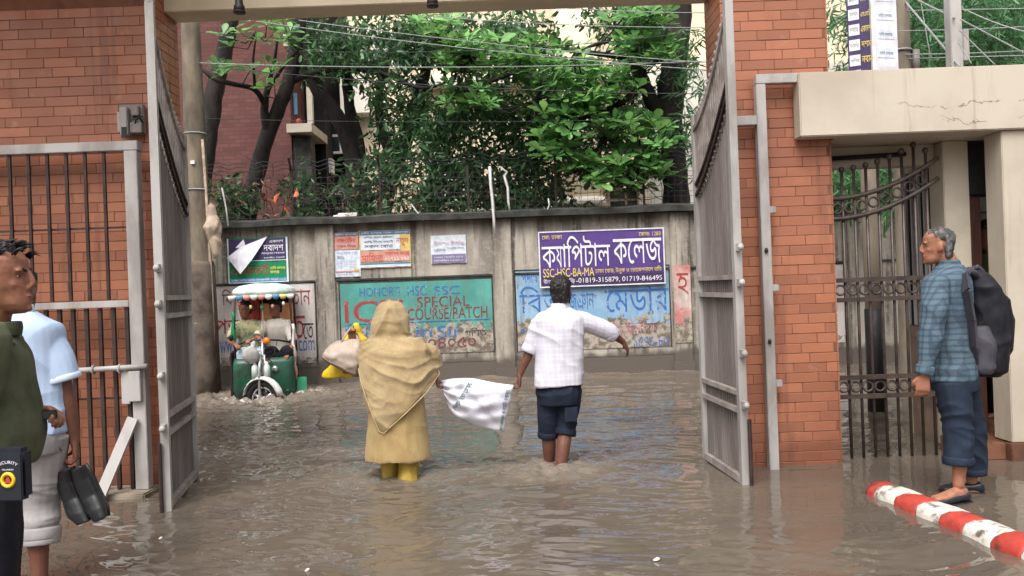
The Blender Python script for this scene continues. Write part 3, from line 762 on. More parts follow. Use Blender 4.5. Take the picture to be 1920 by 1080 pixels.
bpy.data.objects.remove(w4.children[0]); bpy.data.objects.remove(w4)
for o_ in [o for o in bpy.data.objects if o.name.startswith('border') and o.users == 0]: bpy.data.objects.remove(o_)
w5 = wx('painted_panel', (2.53, WY-.068, .45), (2.79, WY-.058, 1.66), m_ppink)
q = lettering('হ', X(1270), X(1292), Z(1280, 552), Z(1280, 512), WY-.0715, t_red, w5, .05)
w6 = panel(3.05, 5.2, .36, 1.58, m_pwhite)
for s, u0, u1, v0, v1, m in (('ভর', 3.3, 4.0, 1.0, 1.35, t_rose), ('সমাজ', 4.1, 5.0, 1.0, 1.35, t_dark), ('পড়ান', 3.4, 4.8, .6, .85, t_blue)): L(w6, s, u0, u1, v0, v1, m, .02)

# ---------------------------------------------------------------- posters and banners hung on the wall
def poster(name, label, cat, u0, v0, u1, v1, m, dy=.02):
    x0, x1 = X(u0, (v0+v1)/2), X(u1, (v0+v1)/2); z0, z1 = Z((u0+u1)/2, v1), Z((u0+u1)/2, v0)
    t = thing(name, label, cat, ((x0+x1)/2, WY-dy, z0))
    c = MB(); nx, nz = 8, 5; rs = []
    w, h = x1-x0, z1-z0
    fr = [[(-w/2+w*i/nx, .006*math.sin(i*1.9+j*.8+u0), h*j/nz) for i in range(nx+1)] for j in range(nz+1)]
    vs = [p for r in fr for p in r]; k = len(vs); vs += [(p[0], p[1]+.005, p[2]) for p in vs]
    fs = []
    for j in range(nz):
        for i in range(nx):
            a = j*(nx+1)+i; fs += [(a, a+1, a+nx+2, a+nx+1), (k+a, k+a+nx+1, k+a+nx+2, k+a+1)]
    c.add(vs, fs); c.build('sheet', m, t)
    t['w'] = w; t['h'] = h
    def band(a, b, c0, d, mm, nm='print_band', lift=0):      # fractions of the sheet, print
        cc = MB(); cc.box((-w/2+w*a, -.0095-lift, h*c0), (-w/2+w*b, -.0078-lift, h*d)); return cc.build(nm, mm, t)
    def txt(s, a, b, c0, d, mm, bold=.01): return lettering(s, -w/2+w*a, -w/2+w*b, h*c0, h*d, -.0125, mm, t, bold)
    return t, band, txt
pt, band, txt = poster('college_banner', 'purple college banner with large white lettering on the boundary wall', 'banner', 1010, 431, 1245, 536, m_bpurple, .075)
for a, b, c0, d in ((0, 1, 0, .022), (0, 1, .978, 1), (0, .01, .022, .978), (.99, 1, .022, .978)): band(a, b, c0, d, m_bwhite, 'white_edge')
band(.011, .989, .023, .20, m_bdark, 'dark_strip')
lettering([('ক', 1), ('য', .55), ('াপিটাল', 1)], -pt['w']*.475, pt['w']*.068, pt['h']*.355, pt['h']*.905, -.0125, t_white, pt, .045)
lettering([('কলেজ', 1)], pt['w']*.092, pt['w']*.475, pt['h']*.375, pt['h']*.82, -.0125, t_white, pt, .045)
txt('SSC-HSC-BA-MA', .03, .435, .185, .335, t_yellow, .045); txt('ঢাকা বোড, উনুক ও ভোকেশনালে ভতি', .445, .972, .205, .325, t_yellow, .02)
txt('উত্তরা বাড়ি', .03, .28, .06, .16, t_white, .02); txt('-01819-315879, 01719-846495', .29, .972, .055, .155, t_white, .03)
txt('মো: ঢাকা', .03, .19, .86, .93, t_yellow); txt('কোড: 1283', .80, .972, .86, .93, t_yellow)
pt, band, txt = poster('torn_banner', 'green and violet banner with its torn white corner folded down', 'banner', 428, 446, 541, 530, m_bgreen, .03)
band(.02, .97, .50, .975, m_bdark); band(.02, .97, .02, .10, m_bblue); band(.02, .97, .485, .5, m_bpaper, 'rule')
for a, b, c0, d in ((0, 1, 0, .018), (0, .02, .018, 1), (.972, 1, .018, 1)): band(a, b, c0, d, m_bpaper, 'white_edge')
txt('দ্বাদশ', .60, .93, .70, .84, t_white, .03); txt('একাদশ', .70, .93, .88, .94, t_white, .0); txt('পড়াশোনা', .55, .95, .62, .665, t_white, .0)
txt('কোচিং সেন্ট', .60, .95, .53, .57, t_white, .0); txt('এডভান্সট', .05, .68, .18, .42, t_red, .05); txt('ভর্তি চলছে', .70, .95, .28, .36, t_yellow, .03); txt('চলছে', .70, .85, .19, .25, t_yellow, .03); txt('ঢাকা বাড়ি রোড ধানমন্ডি ঢাকা ০১৭', .05, .95, .04, .085, t_white, .0)
w, h = pt['w'], pt['h']
c = MB(); c.add([(-w*.50, -.035, h*.58), (-w*.27, -.05, h*.80), (w*.17, -.014, h*1.02), (-w*.06, -.11, h*.52), (-w*.26, -.12, h*.20), (-w*.31, -.09, h*.52),
                 (-w*.50, -.032, h*.58), (-w*.27, -.047, h*.80), (w*.17, -.011, h*1.02), (-w*.06, -.107, h*.52), (-w*.26, -.117, h*.20), (-w*.31, -.087, h*.52)],
                [(0, 5, 1), (1, 5, 3), (1, 3, 2), (5, 4, 3), (0, 4, 5), (6, 7, 11), (7, 9, 11), (7, 8, 9), (11, 9, 10), (6, 11, 10)])
c.build('folded_corner', m_bwhite, pt); 
c = MB(); c.prism([(-w*.36, h*.79), (-w*.22, h*.98), (-w*.19, h*.8)], (1, 0, 0), (0, 0, 1), (0, -.02, 0), 0, .003); c.build('torn_flap', m_bwhite, pt)
pt, band, txt = poster('small_poster', 'faded pink poster above the pale blue sheet', 'poster', 627, 436, 672, 468, m_bpink)
band(.03, .97, .82, .97, m_bblue); txt('ভর্তি চলছে', .06, .94, .84, .95, t_white); txt('কোচিং', .12, .88, .42, .74, t_orange, .03); txt('সকল বিষয়', .1, .9, .12, .3, t_purple)
pt, band, txt = poster('small_poster', 'pale blue printed sheet below the faded pink poster', 'poster', 627, 469, 676, 519, m_bpaper)
band(.05, .95, .18, .23, m_bpink); band(.74, .9, .24, .34, m_byellow); txt('পড়াইতে চাই', .1, .9, .86, .94, t_blue, .0); txt('টিউটর', .12, .4, .66, .8, t_purple, .0)
for k in range(4): txt('বিষয় গণিত ইংরেজি', .12, .85, .36+.07*k, .40+.07*k, t_blue, .0)
txt('০১৭১৫ ০০', .1, .7, .06, .13, t_purple, 0)
pt, band, txt = poster('tutor_poster', 'yellow and orange tutoring poster with blue top strip beside the pink one', 'poster', 674, 432, 770, 502, m_byellow)
band(.01, .99, .90, .99, m_bblue); band(.01, .99, .02, .09, m_bpaper); band(.01, .99, .10, .14, m_bblue); band(.03, .80, .48, .88, m_bpaper, lift=.0)
band(.02, .98, .17, .45, m_bpink); txt('মাফিত', .04, .46, .17, .42, t_orange, .04); txt('০১৭১১ ২২৫', .50, .97, .18, .28, t_white, .03); txt('স্যারের কাছে', .5, .97, .32, .42, t_orange, .01)
for k, s in enumerate(('গণিত পদার্থ রসায়ন', 'বাড়ি গিয়ে পড়াই', 'সকল বোর্ড')): txt(s, .10, .66, .78-.12*k, .86-.12*k, t_dark, .01)
txt('ভর্তি চলছে ঢাকা কলেজ', .04, .96, .915, .97, t_white); txt('নতুন', .72, .96, .58, .78, t_orange, .05)
pt, band, txt = poster('faded_poster', 'faded white poster with lilac lower strip alone on the stained wall', 'poster', 808, 441, 874, 494, m_bpaper)
band(.02, .98, .02, .33, m_blil); txt('টিউশন দিচ্ছি', .08, .94, .66, .80, t_rose, .01); txt('গণিত', .08, .42, .44, .54, t_dark, .03); txt('ইংরেজি বিষয়', .46, .94, .50, .58, t_purple, 0); txt('সকল শ্রেণি ০১৭', .08, .9, .20, .27, t_white); txt('মোবাইল ০১৯১২', .08, .9, .08, .15, t_white)
# ---------------------------------------------------------------- torn cloth strips, mesh fence and wires on top of the wall
mf = thing('mesh_fence', 'thin wire mesh fence with angle posts along the top of the boundary wall', 'fence', (0, WY+.1, WT+.12))
for x in np.arange(-6.2, 6.4, 1.39): c = MB(); c.bar((x, 0, -.1), (x, 0, .78), .035); c.bar((x, 0, .76), (x, -.16, .95), .03); c.build('fence_post', m_bar, mf)
c = MB()
for k in range(7):
    z = .02+.105*k
    pts = [(x, 0, z+.018*math.sin(x*2.3+k*2)) for x in np.arange(-6.2, 6.5, .45)]; c.tube(pts, .0035, 4)
for x in np.arange(-6.2, 6.4, .105): c.bar((x, 0, .0), (x+.03*math.sin(x*3), .01, .66), .004)
kind(c.build('wire_mesh', m_cabled, mf), 'stuff')
for k, y in enumerate((-.05, -.11, -.16)):
    c = MB(); pts = []
    for i in range(90):
        x = -6.2+12.5*i/89; pts.append((x, y+.03*math.sin(i*2.6), .79+.055*k+.025*math.cos(i*2.6)-.03*math.sin(math.pi*((x+6.2) % 1.39)/1.39)))
    c.tube(pts, .0055, 4); c.build('barbed_strand', m_cabled, mf)
m_cloth = plain('white_rag', srgb(220, 216, 212), .8); m_rag = M('brown_rag', srgb(178, 160, 142), srgb(130, 112, 98), .9, 5)
def ragstrip(label, pts, w, Y, group='torn cloth strips on the wall'):
    ps = [P(u, v, Y) for u, v in pts]; b = ps[0]
    t = tag(bpy.data.objects.new('cloth_strip', None), label, 'cloth', group); bpy.data.objects.remove(t)
    c = MB(); n = len(ps); V = []
    for i, p in enumerate(ps):
        ww = w*(1-.45*abs(i/(n-1)-.4)); tw = math.sin(i*1.4+ps[0].x*5)*.6
        q = p-b; V += [q+Vector((-ww/2, -.01*math.sin(tw), 0)), q+Vector((0, -.014-.012*math.cos(i*2), 0)), q+Vector((ww/2, .012*math.sin(tw), 0)), q+Vector((0, .006, 0))]
    c.rings([V[4*i:4*i+4] for i in range(n)]); o = c.build('cloth_strip', m_cloth, None, True); o.location = b
    tag(o, label, 'cloth', group); return o
ragstrip('long white cloth strip hanging over the coping down the wall', [(918, 312), (920, 345), (924, 380), (926, 410), (928, 445)], .055, WY-.2)
ragstrip('looped white cloth strip on the barbed wire beside the longest strip', [(936, 312), (950, 322), (946, 330), (952, 352), (953, 378), (956, 398)], .05, WY-.12)
ragstrip('thin white strip hanging in front of the red brick building', [(416, 352), (420, 372), (424, 392), (428, 424)], .035, WY-.18)
ragstrip('short white rag on the coping above the college banner', [(998, 400), (1014, 398), (1024, 402), (1030, 384), (1028, 372)], .03, WY-.1)
ragstrip('slanting pale strip tangled above the tutoring poster', [(772, 384), (782, 398), (794, 414)], .03, WY-.12)
o = blob('rubble', MB().box((-.14, -.06, 0), (.16, .06, .06)).box((-.22, -.04, 0), (-.1, .05, .035)), m_white, None, .012, 2); o.location = P(652, 412, WY+.02); o.location.z = WT+.11; tag(o, 'pale broken block lying on the coping by the red building', 'rubble')
ma = M('orange_leaf', srgb(196, 112, 70), srgb(150, 84, 56), .6)
dc = thing('dry_creeper', 'tangle of dry creeper stems caught along the mesh fence', 'creeper', (0, WY+.05, WT+.12)); c = MB()
for k in range(150):
    u = rng.choice((rng.uniform(385, 560), rng.uniform(560, 780), rng.uniform(780, 1290))); p = Vector((P(u, 400, WY).x, rng.uniform(-.12, .1), rng.uniform(.0, .75))); d = Vector((rng.gauss(0, 1), rng.gauss(0, .3), rng.gauss(0, .7))).normalized(); pts = [p]
    for j in range(6): d = (d+Vector((rng.gauss(0, .5), rng.gauss(0, .2), rng.gauss(0, .5)-.12))).normalized(); q = pts[-1]+d*.11; q.z = max(.01, q.z); pts.append(q)
    c.tube(pts, [.007, .006, .006, .005, .004, .003, .002], 4)
kind(c.build('dry_stems', m_bar, dc), 'stuff'); c = MB()
for k in range(90):
    u = rng.choice((rng.uniform(400, 560), rng.uniform(640, 790))); p = Vector((P(u, 400, WY).x, rng.uniform(-.14, .08), rng.uniform(.05, .62))); x = Vector((rng.gauss(0, 1), rng.gauss(0, .5), rng.gauss(0, 1))).normalized()*rng.uniform(.03, .07); y = Vector((rng.gauss(0, 1), rng.gauss(0, .5), rng.gauss(0, 1))).normalized()*.02
    c.add([p-x, p+y+Vector((0, .01, 0)), p+x, p-y], [(0, 1, 2, 3)])
kind(c.build('dry_leaves', M('dry_leaf_litter', srgb(150, 110, 92), srgb(96, 76, 66), .8, 9), dc), 'stuff')
# bundle of rags tied to the concrete pole
o = blob('rag_bundle', MB().ell((0, 0, .1), (.13, .1, .22)).ell((.05, -.02, -.16), (.08, .07, .2)).ell((.0, 0, .32), (.06, .06, .14)), m_rag, None, .02, 2, [folds((12, 12, 4), .025, 3)]); o.location = P(398, 440, 12.1); tag(o, 'beige rag bundle tied to the concrete pole', 'rag')

# ---------------------------------------------------------------- poles
def pole(name, label, u, v, Y, r0, r1, ztop, m, n=12, lean=0):
    p = P(u, v, Y); t = thing(name, label, 'utility pole', (p.x, Y, 0))
    c = MB(); c.tube([(0, 0, -.46), (lean*.3, 0, ztop*.3), (lean, 0, ztop)], [r0, r0*.7+r1*.3, r1], n); c.build('shaft', m, t, True); return t, p
t, _ = pole('concrete_pole', 'weathered round concrete pole rising beside the left gate leaf', 384, 722, 12.15, .20, .13, 6.2, M('weathered_pole', srgb(132, 120, 102), srgb(88, 80, 70), .9, 2.4, st=(1, 1, .35), bump=.4, bs=24), 14, -.02)
for z, r in ((3.9, .158), (1.05, .198), (3.05, .172)):
    c = MB(); c.torus((-.01, 0, z), r, .012, (0, 0, 1), 18, 5); c.build('steel_band', m_cable, t, True)
c = MB(); c.tube([(.17, -.06, -.3), (.185, -.06, 1.2), (.165, -.06, 2.4), (.13, -.08, 3.8)], .022, 8); c.build('conduit', m_rag, t, True)
c = MB(); c.box((-.02, -.19, 3.42), (.04, -.16, 3.47)); c.build('clip', m_white, t)
c = MB(); c.loft([((0, 0, -.45), (.22, 0, 0), (0, .22, 0)), ((0, 0, .35), (.215, 0, 0), (0, .215, 0)), ((0, 0, 1.9), (.196, 0, 0), (0, .196, 0)), ((0, 0, 1.97), (.18, 0, 0), (0, .18, 0))], 12, 3); c.build('plinth', M('tarred_concrete', srgb(104, 92, 82), srgb(70, 62, 56), .9, 4), t, True)
t, _ = pole('concrete_pole', 'dark footed concrete pole seen through the iron side gate', 1646, 772, 8.25, .088, .08, 6.0, m_conc, 10)
c = MB(); c.tube([(0, 0, -.4), (0, 0, 1.05)], .095, 10); c.build('tar_foot', m_black, t, True)
sg = thing('sign_board', 'tall violet and white sign board fixed to the pole above the canopy', 'sign', P(1640, 135, 8.1)); sg.location.z -= .25
c = MB(); c.box((-.24, -.02, 0), (.0, .02, 1.3), Matrix.Rotation(R(-28), 4, 'Z')); c.build('violet_face', m_bdark, sg)
Mz = Matrix.Rotation(R(-28), 4, 'Z'); pl = lambda a, b: tuple(Mz @ Vector((a, -.0235, b)))
for k in range(6):
    z = .18+.155*k; c = MB(); c.box((-.225, -.0225, z), (-.125, -.0205, z+.11), Mz); c.build('text_box', m_bwhite, sg); lettering(('বাংলা', 'গণিত', 'ইংরেজি', 'পদার্থ', 'রসায়ন', 'জীববিদ')[k], -.215, -.135, z+.03, z+.08, 0, t_dark, sg, 0, pl)
    lettering(('ভর্তি চলছে', 'নবম', 'দশম', 'একাদশ', 'এসএসসি', 'কোচিং')[k], -.11, -.02, z+.02, z+.085, 0, t_yellow, sg, .01, pl)
lettering('কোচিং', -.215, -.02, 1.14, 1.25, 0, t_yellow, sg, .03, pl)
c = MB(); c.box((.002, -.02, 0), (.26, .015, 1.22), Matrix.Rotation(R(12), 4, 'Z')); c.build('white_face', m_bwhite, sg)
Mw = Matrix.Rotation(R(12), 4, 'Z')
for k in range(5): c = MB(); c.box((.03, -.0235, .2+.19*k), (.22, -.0205, .3+.19*k), Mw); c.build('faded_box', m_bpaper, sg); lettering('ভর্তি চলছে', .05, .2, .23+.19*k, .27+.19*k, 0, t_purple, sg, 0, lambda a, b: tuple(Mw @ Vector((a, -.0245, b))))
c = MB(); c.bar((-.02, -.03, -.1), (-.02, -.03, 1.5), .035); c.build('post', m_white, sg)
t, _ = pole('concrete_pole', 'pale round concrete pole above the canopy beside the sign board', 1712, 772, 9.6, .125, .115, 6.4, m_conc, 12)
c = MB(); c.torus((0, 0, 4.05), .128, .014, (0, 0, 1), 16, 5); c.build('steel_band', m_cable, t, True)
c = MB(); c.loft([((.16, -.05, 3.75), (.045, 0, 0), (0, .045, 0)), ((.16, -.05, 4.05), (.045, 0, 0), (0, .045, 0))], 10); c.build('insulator', m_sheet, t, True)
p = P(1790, 125, 7.6); t = thing('steel_post', 'square grey steel post standing above the cream canopy', 'post', (p.x, 7.6, 2.83))
c = MB(); c.box((-.055, -.055, -3.2), (.055, .055, 3.2)); c.build('shaft', m_steel, t, bevel=.006)
c = MB(); c.box((.06, -.05, .55), (.12, .05, .85)); c.build('bracket', m_steel, t, bevel=.006)
# ---------------------------------------------------------------- overhead wires
def wire(pts, r, m, label, sag=.1):
    ps = [P(u, v, Y) for u, v, Y in pts]; a, b = ps[0], ps[-1]
    c = MB(); n = 16; c.tube([(a.lerp(b, i/n) - a) - Vector((0, 0, sag*4*(i/n)*(1-i/n))) for i in range(n+1)], r, 5)
    o = c.build('overhead_wire', m, None, True); o.location = a; return tag(o, label, 'wire', 'overhead wires across the road')
LBL = 'overhead wire strung across the road in front of the trees'
for (a, b, r, m, sg_) in (((480, 40, 11.9), (1330, 132, 11.5), .007, m_cable, .06), ((560, 38, 11.9), (1330, 118, 11.5), .007, m_cable, .05), ((370, 118, 12.1), (1330, 114, 11.6), .008, m_cable, .08), ((370, 122, 12.1), (1330, 176, 11.4), .006, m_cabled, .1),
                    ((560, 96, 11.8), (1320, 58, 11.4), .006, m_cabled, .12), ((800, 30, 11.6), (1320, 52, 11.2), .006, m_cable, .04), ((1010, 12, 11.6), (1320, 24, 11.2), .006, m_cable, .02), ((380, 222, 12.0), (1320, 220, 11.9), .004, m_cabled, .06), ((372, 60, 12), (900, 66, 11.8), .005, m_cabled, .1), ((700, 70, 11.8), (1330, 122, 11.5), .005, m_cabled, .06)):
    wire((a, b), r, m, LBL, sg_)
ws = [o for o in bpy.data.objects if o.name.startswith('overhead_wire')]; ORD = ('uppermost', 'second', 'third', 'fourth', 'fifth', 'sixth', 'seventh', 'eighth', 'ninth', 'lowest')
for o, w_ in zip(sorted(ws, key=lambda o: -(o.location.z+o.data.vertices[-1].co.z)), ORD): o['label'] = 'thin wire across the road, '+w_+' where it meets the right gate leaf'
NW = 0
LBR = 'thin overhead wire above the cream canopy'
for a, b, r, s_ in (((1660, 58, 9.5), (1925, 50, 9), .006, .01), ((1700, 20, 9.5), (1925, 16, 9), .006, .0), ((1690, 102, 9.5), (1925, 95, 9), .006, .01), ((1700, 110, 9.5), (1925, 104, 9), .006, .0), ((1720, 0, 9.4), (1790, 34, 7.5), .01, .0), ((1698, 4, 9.5), (1800, 125, 7.4), .012, .0),
                ((1725, -5, 9.3), (1745, 110, 9.2), .006, .0), ((1800, 36, 7.5), (1925, 102, 7.4), .007, .0), ((1798, 56, 7.5), (1866, 122, 7.4), .006, 0), ((1797, 80, 7.5), (1822, 120, 7.4), .005, 0), ((1810, 18, 7.5), (1925, 60, 7.2), .006, .02)):
    o = wire(((a), (b)), r, m_cable, LBR, s_); o['group'] = 'thin wires above the canopy'; ws2 = [q for q in bpy.data.objects if q.get('label') == LBR]
    del o['group']; o['label'] = ('level wire behind the square post, at half its visible height', 'highest level wire beside the square steel post', 'level wire just above the canopy, upper of the two', 'lowest level wire, touching the canopy top line', 'short dark cable from the round pole to the square post', 'thick pale slanting cable from the round pole down to the canopy', 'loose wire hanging straight down beside the round pole', 'sloping wire from the square post to the right picture edge', 'steep wire from the square post down to the canopy', 'short steep wire closest to the foot of the square post', 'upper sloping wire from the bracket of the square post')[NW]; NW += 1
# ================================================================ BUILDINGS BEYOND THE WALL
def brick_wall_mat():
    g = G('far_red_brick'); co = g.co(); sx = g.n('ShaderNodeSeparateXYZ'); g.t.links.new(co, sx.inputs[0])
    cb = g.n('ShaderNodeCombineXYZ'); g.t.links.new(g.math('ADD', sx.outputs[0], sx.outputs[1]), cb.inputs[0]); g.t.links.new(sx.outputs[2], cb.inputs[1])
    b = g.n('ShaderNodeTexBrick', Scale=1.0); b.inputs['Brick Width'].default_value = .25; b.inputs['Row Height'].default_value = .085; b.inputs['Mortar Size'].default_value = .008
    g.t.links.new(cb.outputs[0], b.inputs['Vector']); g.set(b.inputs['Color1'], srgb(112, 74, 68)); g.set(b.inputs['Color2'], srgb(96, 63, 59)); g.set(b.inputs['Mortar'], srgb(90, 62, 62))
    c = g.mix(g.math('MULTIPLY', g.ramp(g.noise(1.3, g.co((1, 1, .4))), .45, .65), .4), b.outputs['Color'], srgb(84, 50, 52))
    return g.out(c, .85, .25)
rb = thing('brick_building', 'dark red brick apartment building behind the boundary wall', 'building', (-6.5, 18, 0))
m_rb = brick_wall_mat()
def hx(name, a, b, m, parent, root, bevel=0): c = MB(); c.box(a, b); return off(c.build(name, m, parent, bevel=bevel), root)
xe = P(548, 300, 17).x; 
hx('wall', (-14, 17, -.4), (xe, 24, 8.4), m_rb, rb, rb)
xb = P(588, 300, 17).x
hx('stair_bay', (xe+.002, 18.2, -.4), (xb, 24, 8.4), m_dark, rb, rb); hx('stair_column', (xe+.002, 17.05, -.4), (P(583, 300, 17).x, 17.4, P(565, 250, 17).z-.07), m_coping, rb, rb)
for v0, v1 in ((70, 92), (236, 252)):
    z1, z0 = P(565, v0, 17).z, P(565, v1, 17).z
    o = hx('balcony', (xe-.03, 16.75, z0), (P(590, 250, 17).x, 18.19, z1), m_cream, rb, rb)
hx('balcony_post', (P(578, 200, 16.9).x, 16.78, P(565, 236, 17).z+.002), (P(588, 200, 16.9).x, 16.9, P(565, 92, 17).z-.002), m_cream, rb, rb)
wv = hx('washing', (P(546, 200, 17).x, 17.2, P(560, 210, 17).z), (P(552, 200, 17).x, 17.25, P(560, 170, 17).z), m_bblue, rb, rb)
c = MB(); c.ell((P(558, 228, 17).x, 17.1, P(558, 228, 17).z), (.07, .07, .09)); off(c.build('red_pot', m_kred, rb, True), rb)
m_cb = M('cream_building', srgb(236, 220, 192), srgb(220, 202, 176), .8, 1.2, bump=.1)
m_cb2 = M('white_building', srgb(228, 222, 210), srgb(206, 200, 190), .8, 1.2, bump=.1)
cb = thing('cream_building', 'cream apartment building with balconies and round columns behind the trees', 'building', (2, 20, 0))
BY = 19.0
hx('wall', (xb+.3, BY, -.4), (13, 26, 9.0), m_cb, cb, cb)
def win(u0, v0, u1, v1, Y=BY, bars=2, split=.55):
    a, b = P(u0, v1, Y-.06), P(u1, v0, Y-.06); o = hx('window', (a.x, Y-.07, a.z), (b.x, Y-.003, b.z), m_white, cb, cb)
    n = bars; w = (b.x-a.x-.06*(n+1))/n
    for i in range(n):
        x = a.x+.06+(w+.06)*i; zs = a.z+(b.z-a.z)*split
        for z0, z1 in ((a.z+.06, zs-.03), (zs+.03, b.z-.06)):
            c = MB(); c.box((x, Y-.074, z0), (x+w, Y-.0705, z1)); q = off(c.build('pane', m_glass, o), cb)
win(586, 226, 640, 290); win(590, 360, 655, 412, split=.4); win(1140, 352, 1240, 400, bars=3); win(900, 330, 960, 395); win(1180, 60, 1230, 130); win(700, 60, 770, 130); win(900, 40, 990, 110); win(800, 300, 870, 380)
hx('slab_band', (xb+.3, BY-.5, P(620, 222, BY).z), (P(700, 222, BY).x, BY-.002, P(620, 150, BY).z), m_cb2, cb, cb)
hx('slab_band', (P(770, 222, BY).x, BY-.4, P(900, 165, BY).z), (12.9, BY-.002, P(900, 150, BY).z), m_cb2, cb, cb)
hx('sunshade', (P(1130, 352, 18.5).x, BY-.6, P(1190, 352, 18.5).z), (P(1260, 352, 18.5).x, BY-.002, P(1190, 346, 18.5).z), m_cb2, cb, cb)
hx('ledge', (xb+.3, BY-.5, P(620, 372, BY).z), (P(700, 372, BY).x, BY-.002, P(620, 358, BY).z), m_cb2, cb, cb)
for u, r in ((1098, .36), (1062, .18)):
    x = P(u, 300, 17.6).x; c = MB(); c.tube([(x, 17.6, -.4), (x, 17.6, 10.5)], r, 20); off(c.build('column', m_cb, cb, True), cb)
    c = MB(); c.tube([(x, 17.6, P(u, 390, 17.6).z), (x, 17.6, P(u, 372, 17.6).z)], r+.05, 20); off(c.build('column_band', m_cb2, cb, True), cb)
hx('side_block', (P(1210, 200, 17.3).x, 16.9, -.4), (11, BY-.01, P(1300, 130, 17).z), m_cb2, cb, cb)
hx('plinth_shade', (P(1140, 400, 18.6).x, BY-.2, .0), (6.5, BY-.004, P(1190, 402, 18.6).z), m_sheet, cb, cb)
def ac(u0, v0, u1, v1, Y, label):
    a, b = P(u0, v1, Y), P(u1, v0, Y); t = thing('air_conditioner', label, 'air conditioner', (a.x, Y, a.z)); w, h = b.x-a.x, b.z-a.z
    c = MB(); c.box((0, 0, 0), (w, .3, h)); c.build('case', m_white, t, bevel=.02)
    c = MB(); c.torus((w*.42, -.012, h/2), h*.38, .012, (0, 1, 0), 18, 5); c.build('fan_ring', m_sheet, t, True)
    c = MB(); c.loft([((w*.42, -.004, h/2), (h*.36, 0, 0), (0, 0, h*.36)), ((w*.42, -.001, h/2), (h*.36, 0, 0), (0, 0, h*.36))], 18); c.build('fan_grille', m_black, t)
    c = MB(); c.box((w*.1, .05, -.08), (w*.16, .3, -.002)); c.box((w*.84, .05, -.08), (w*.9, .3, -.002)); c.build('bracket', m_bar, t)
ac(1196, 312, 1236, 340, 18.1, 'white air conditioner on the cream building beside the thick trunk')
ac(588, 296, 622, 326, 18.4, 'white air conditioner below the window next to the red brick building')

# ================================================================ TREES
m_bark = M('dark_bark', srgb(56, 50, 47), srgb(36, 33, 33), .9, 5, st=(1, 1, .35), bump=.6, bs=22, bd=.02)
def leafmat(name, c1, c2, isl=.3, rough=.38):
    g = G(name); ge = g.n('ShaderNodeNewGeometry'); oi = g.n('ShaderNodeObjectInfo')
    r = g.math('FRACT', g.math('ADD', ge.outputs['Random Per Island'], oi.outputs['Random']))
    c = g.mix(r, c1, c2); h = g.n('ShaderNodeHueSaturation', Value=g.ramp(g.math('FRACT', g.math('MULTIPLY', r, 7.3)), 0, 1, 1-isl, 1+isl)); g.t.links.new(c, h.inputs['Color'])
    g.out(h.outputs[0], rough, .45)
    tr = g.n('ShaderNodeBsdfTranslucent'); hh = g.n('ShaderNodeHueSaturation', Value=1.5, Hue=.485); g.t.links.new(h.outputs[0], hh.inputs['Color']); g.t.links.new(hh.outputs[0], tr.inputs[0])
    mx = g.n('ShaderNodeMixShader'); mx.inputs[0].default_value = .33; g.t.links.new(g.b.outputs[0], mx.inputs[1]); g.t.links.new(tr.outputs[0], mx.inputs[2])
    g.t.links.new(mx.outputs[0], g.t.nodes['Material Output'].inputs[0]); return g.m
m_leaf = leafmat('almond_leaf', (.085, .235, .07), (.20, .40, .12), .35)
m_mango = leafmat('mango_leaf', (.034, .088, .038), (.075, .165, .06), .5)
m_bamboo = leafmat('feathery_leaf', (.06, .16, .075), (.09, .21, .08), .35)
def leaf_proto(L, W, fold=.12, droop=.12, obov=.62):
    """one leaf along +x, upper side +z; returns verts, faces"""
    st = [(0, .05), (.3, .45), (obov, 1.0), (.88, .72), (1.0, .08)]
    v = []
    for s, w in st:
        z = -droop*L*s*s; v += [(s*L, -w*W/2, z+fold*W*w), (s*L, 0, z), (s*L, w*W/2, z+fold*W*w)]
    f = []
    for i in range(len(st)-1):
        a = 3*i; f += [(a, a+3, a+4, a+1), (a+1, a+4, a+5, a+2)]
    return np.array(v), f
def rotmat(d, up):
    x = Vector(d).normalized(); y = Vector(up).cross(x)
    if y.length < .01: y = Vector((0, 1, 0)).cross(x)
    y.normalize(); z = x.cross(y); return Matrix((x, y, z)).transposed()
def leaf_mass(name, items, proto, m, parent):
    """many leaves in one mesh: items = (position, direction, up, scale)"""
    pv_, pf = proto; n = len(pv_); V = np.empty((len(items)*n, 3)); 
    for k, (p, d, u, s) in enumerate(items): V[k*n:(k+1)*n] = (pv_*s) @ np.array(rotmat(d, u)).T + np.array(p)
    pf = np.array(pf); Fq = (pf[None]+np.arange(len(items))[:, None, None]*n).reshape(-1, 4)
    me = bpy.data.meshes.new(name); me.vertices.add(len(V)); me.vertices.foreach_set('co', V.ravel())
    me.loops.add(Fq.size); me.loops.foreach_set('vertex_index', Fq.ravel()); me.polygons.add(len(Fq))
    me.polygons.foreach_set('loop_start', np.arange(len(Fq))*4); me.polygons.foreach_set('loop_total', np.full(len(Fq), 4)); me.update(calc_edges=True)
    me.polygons.foreach_set('use_smooth', [True]*len(Fq)); me.materials.append(m)
    return kind(link(bpy.data.objects.new(name, me), parent), 'stuff')
def rdir(zb=0): 
    v = Vector((rng.gauss(0, 1), rng.gauss(0, 1), rng.gauss(0, 1)+zb)); return v.normalized()
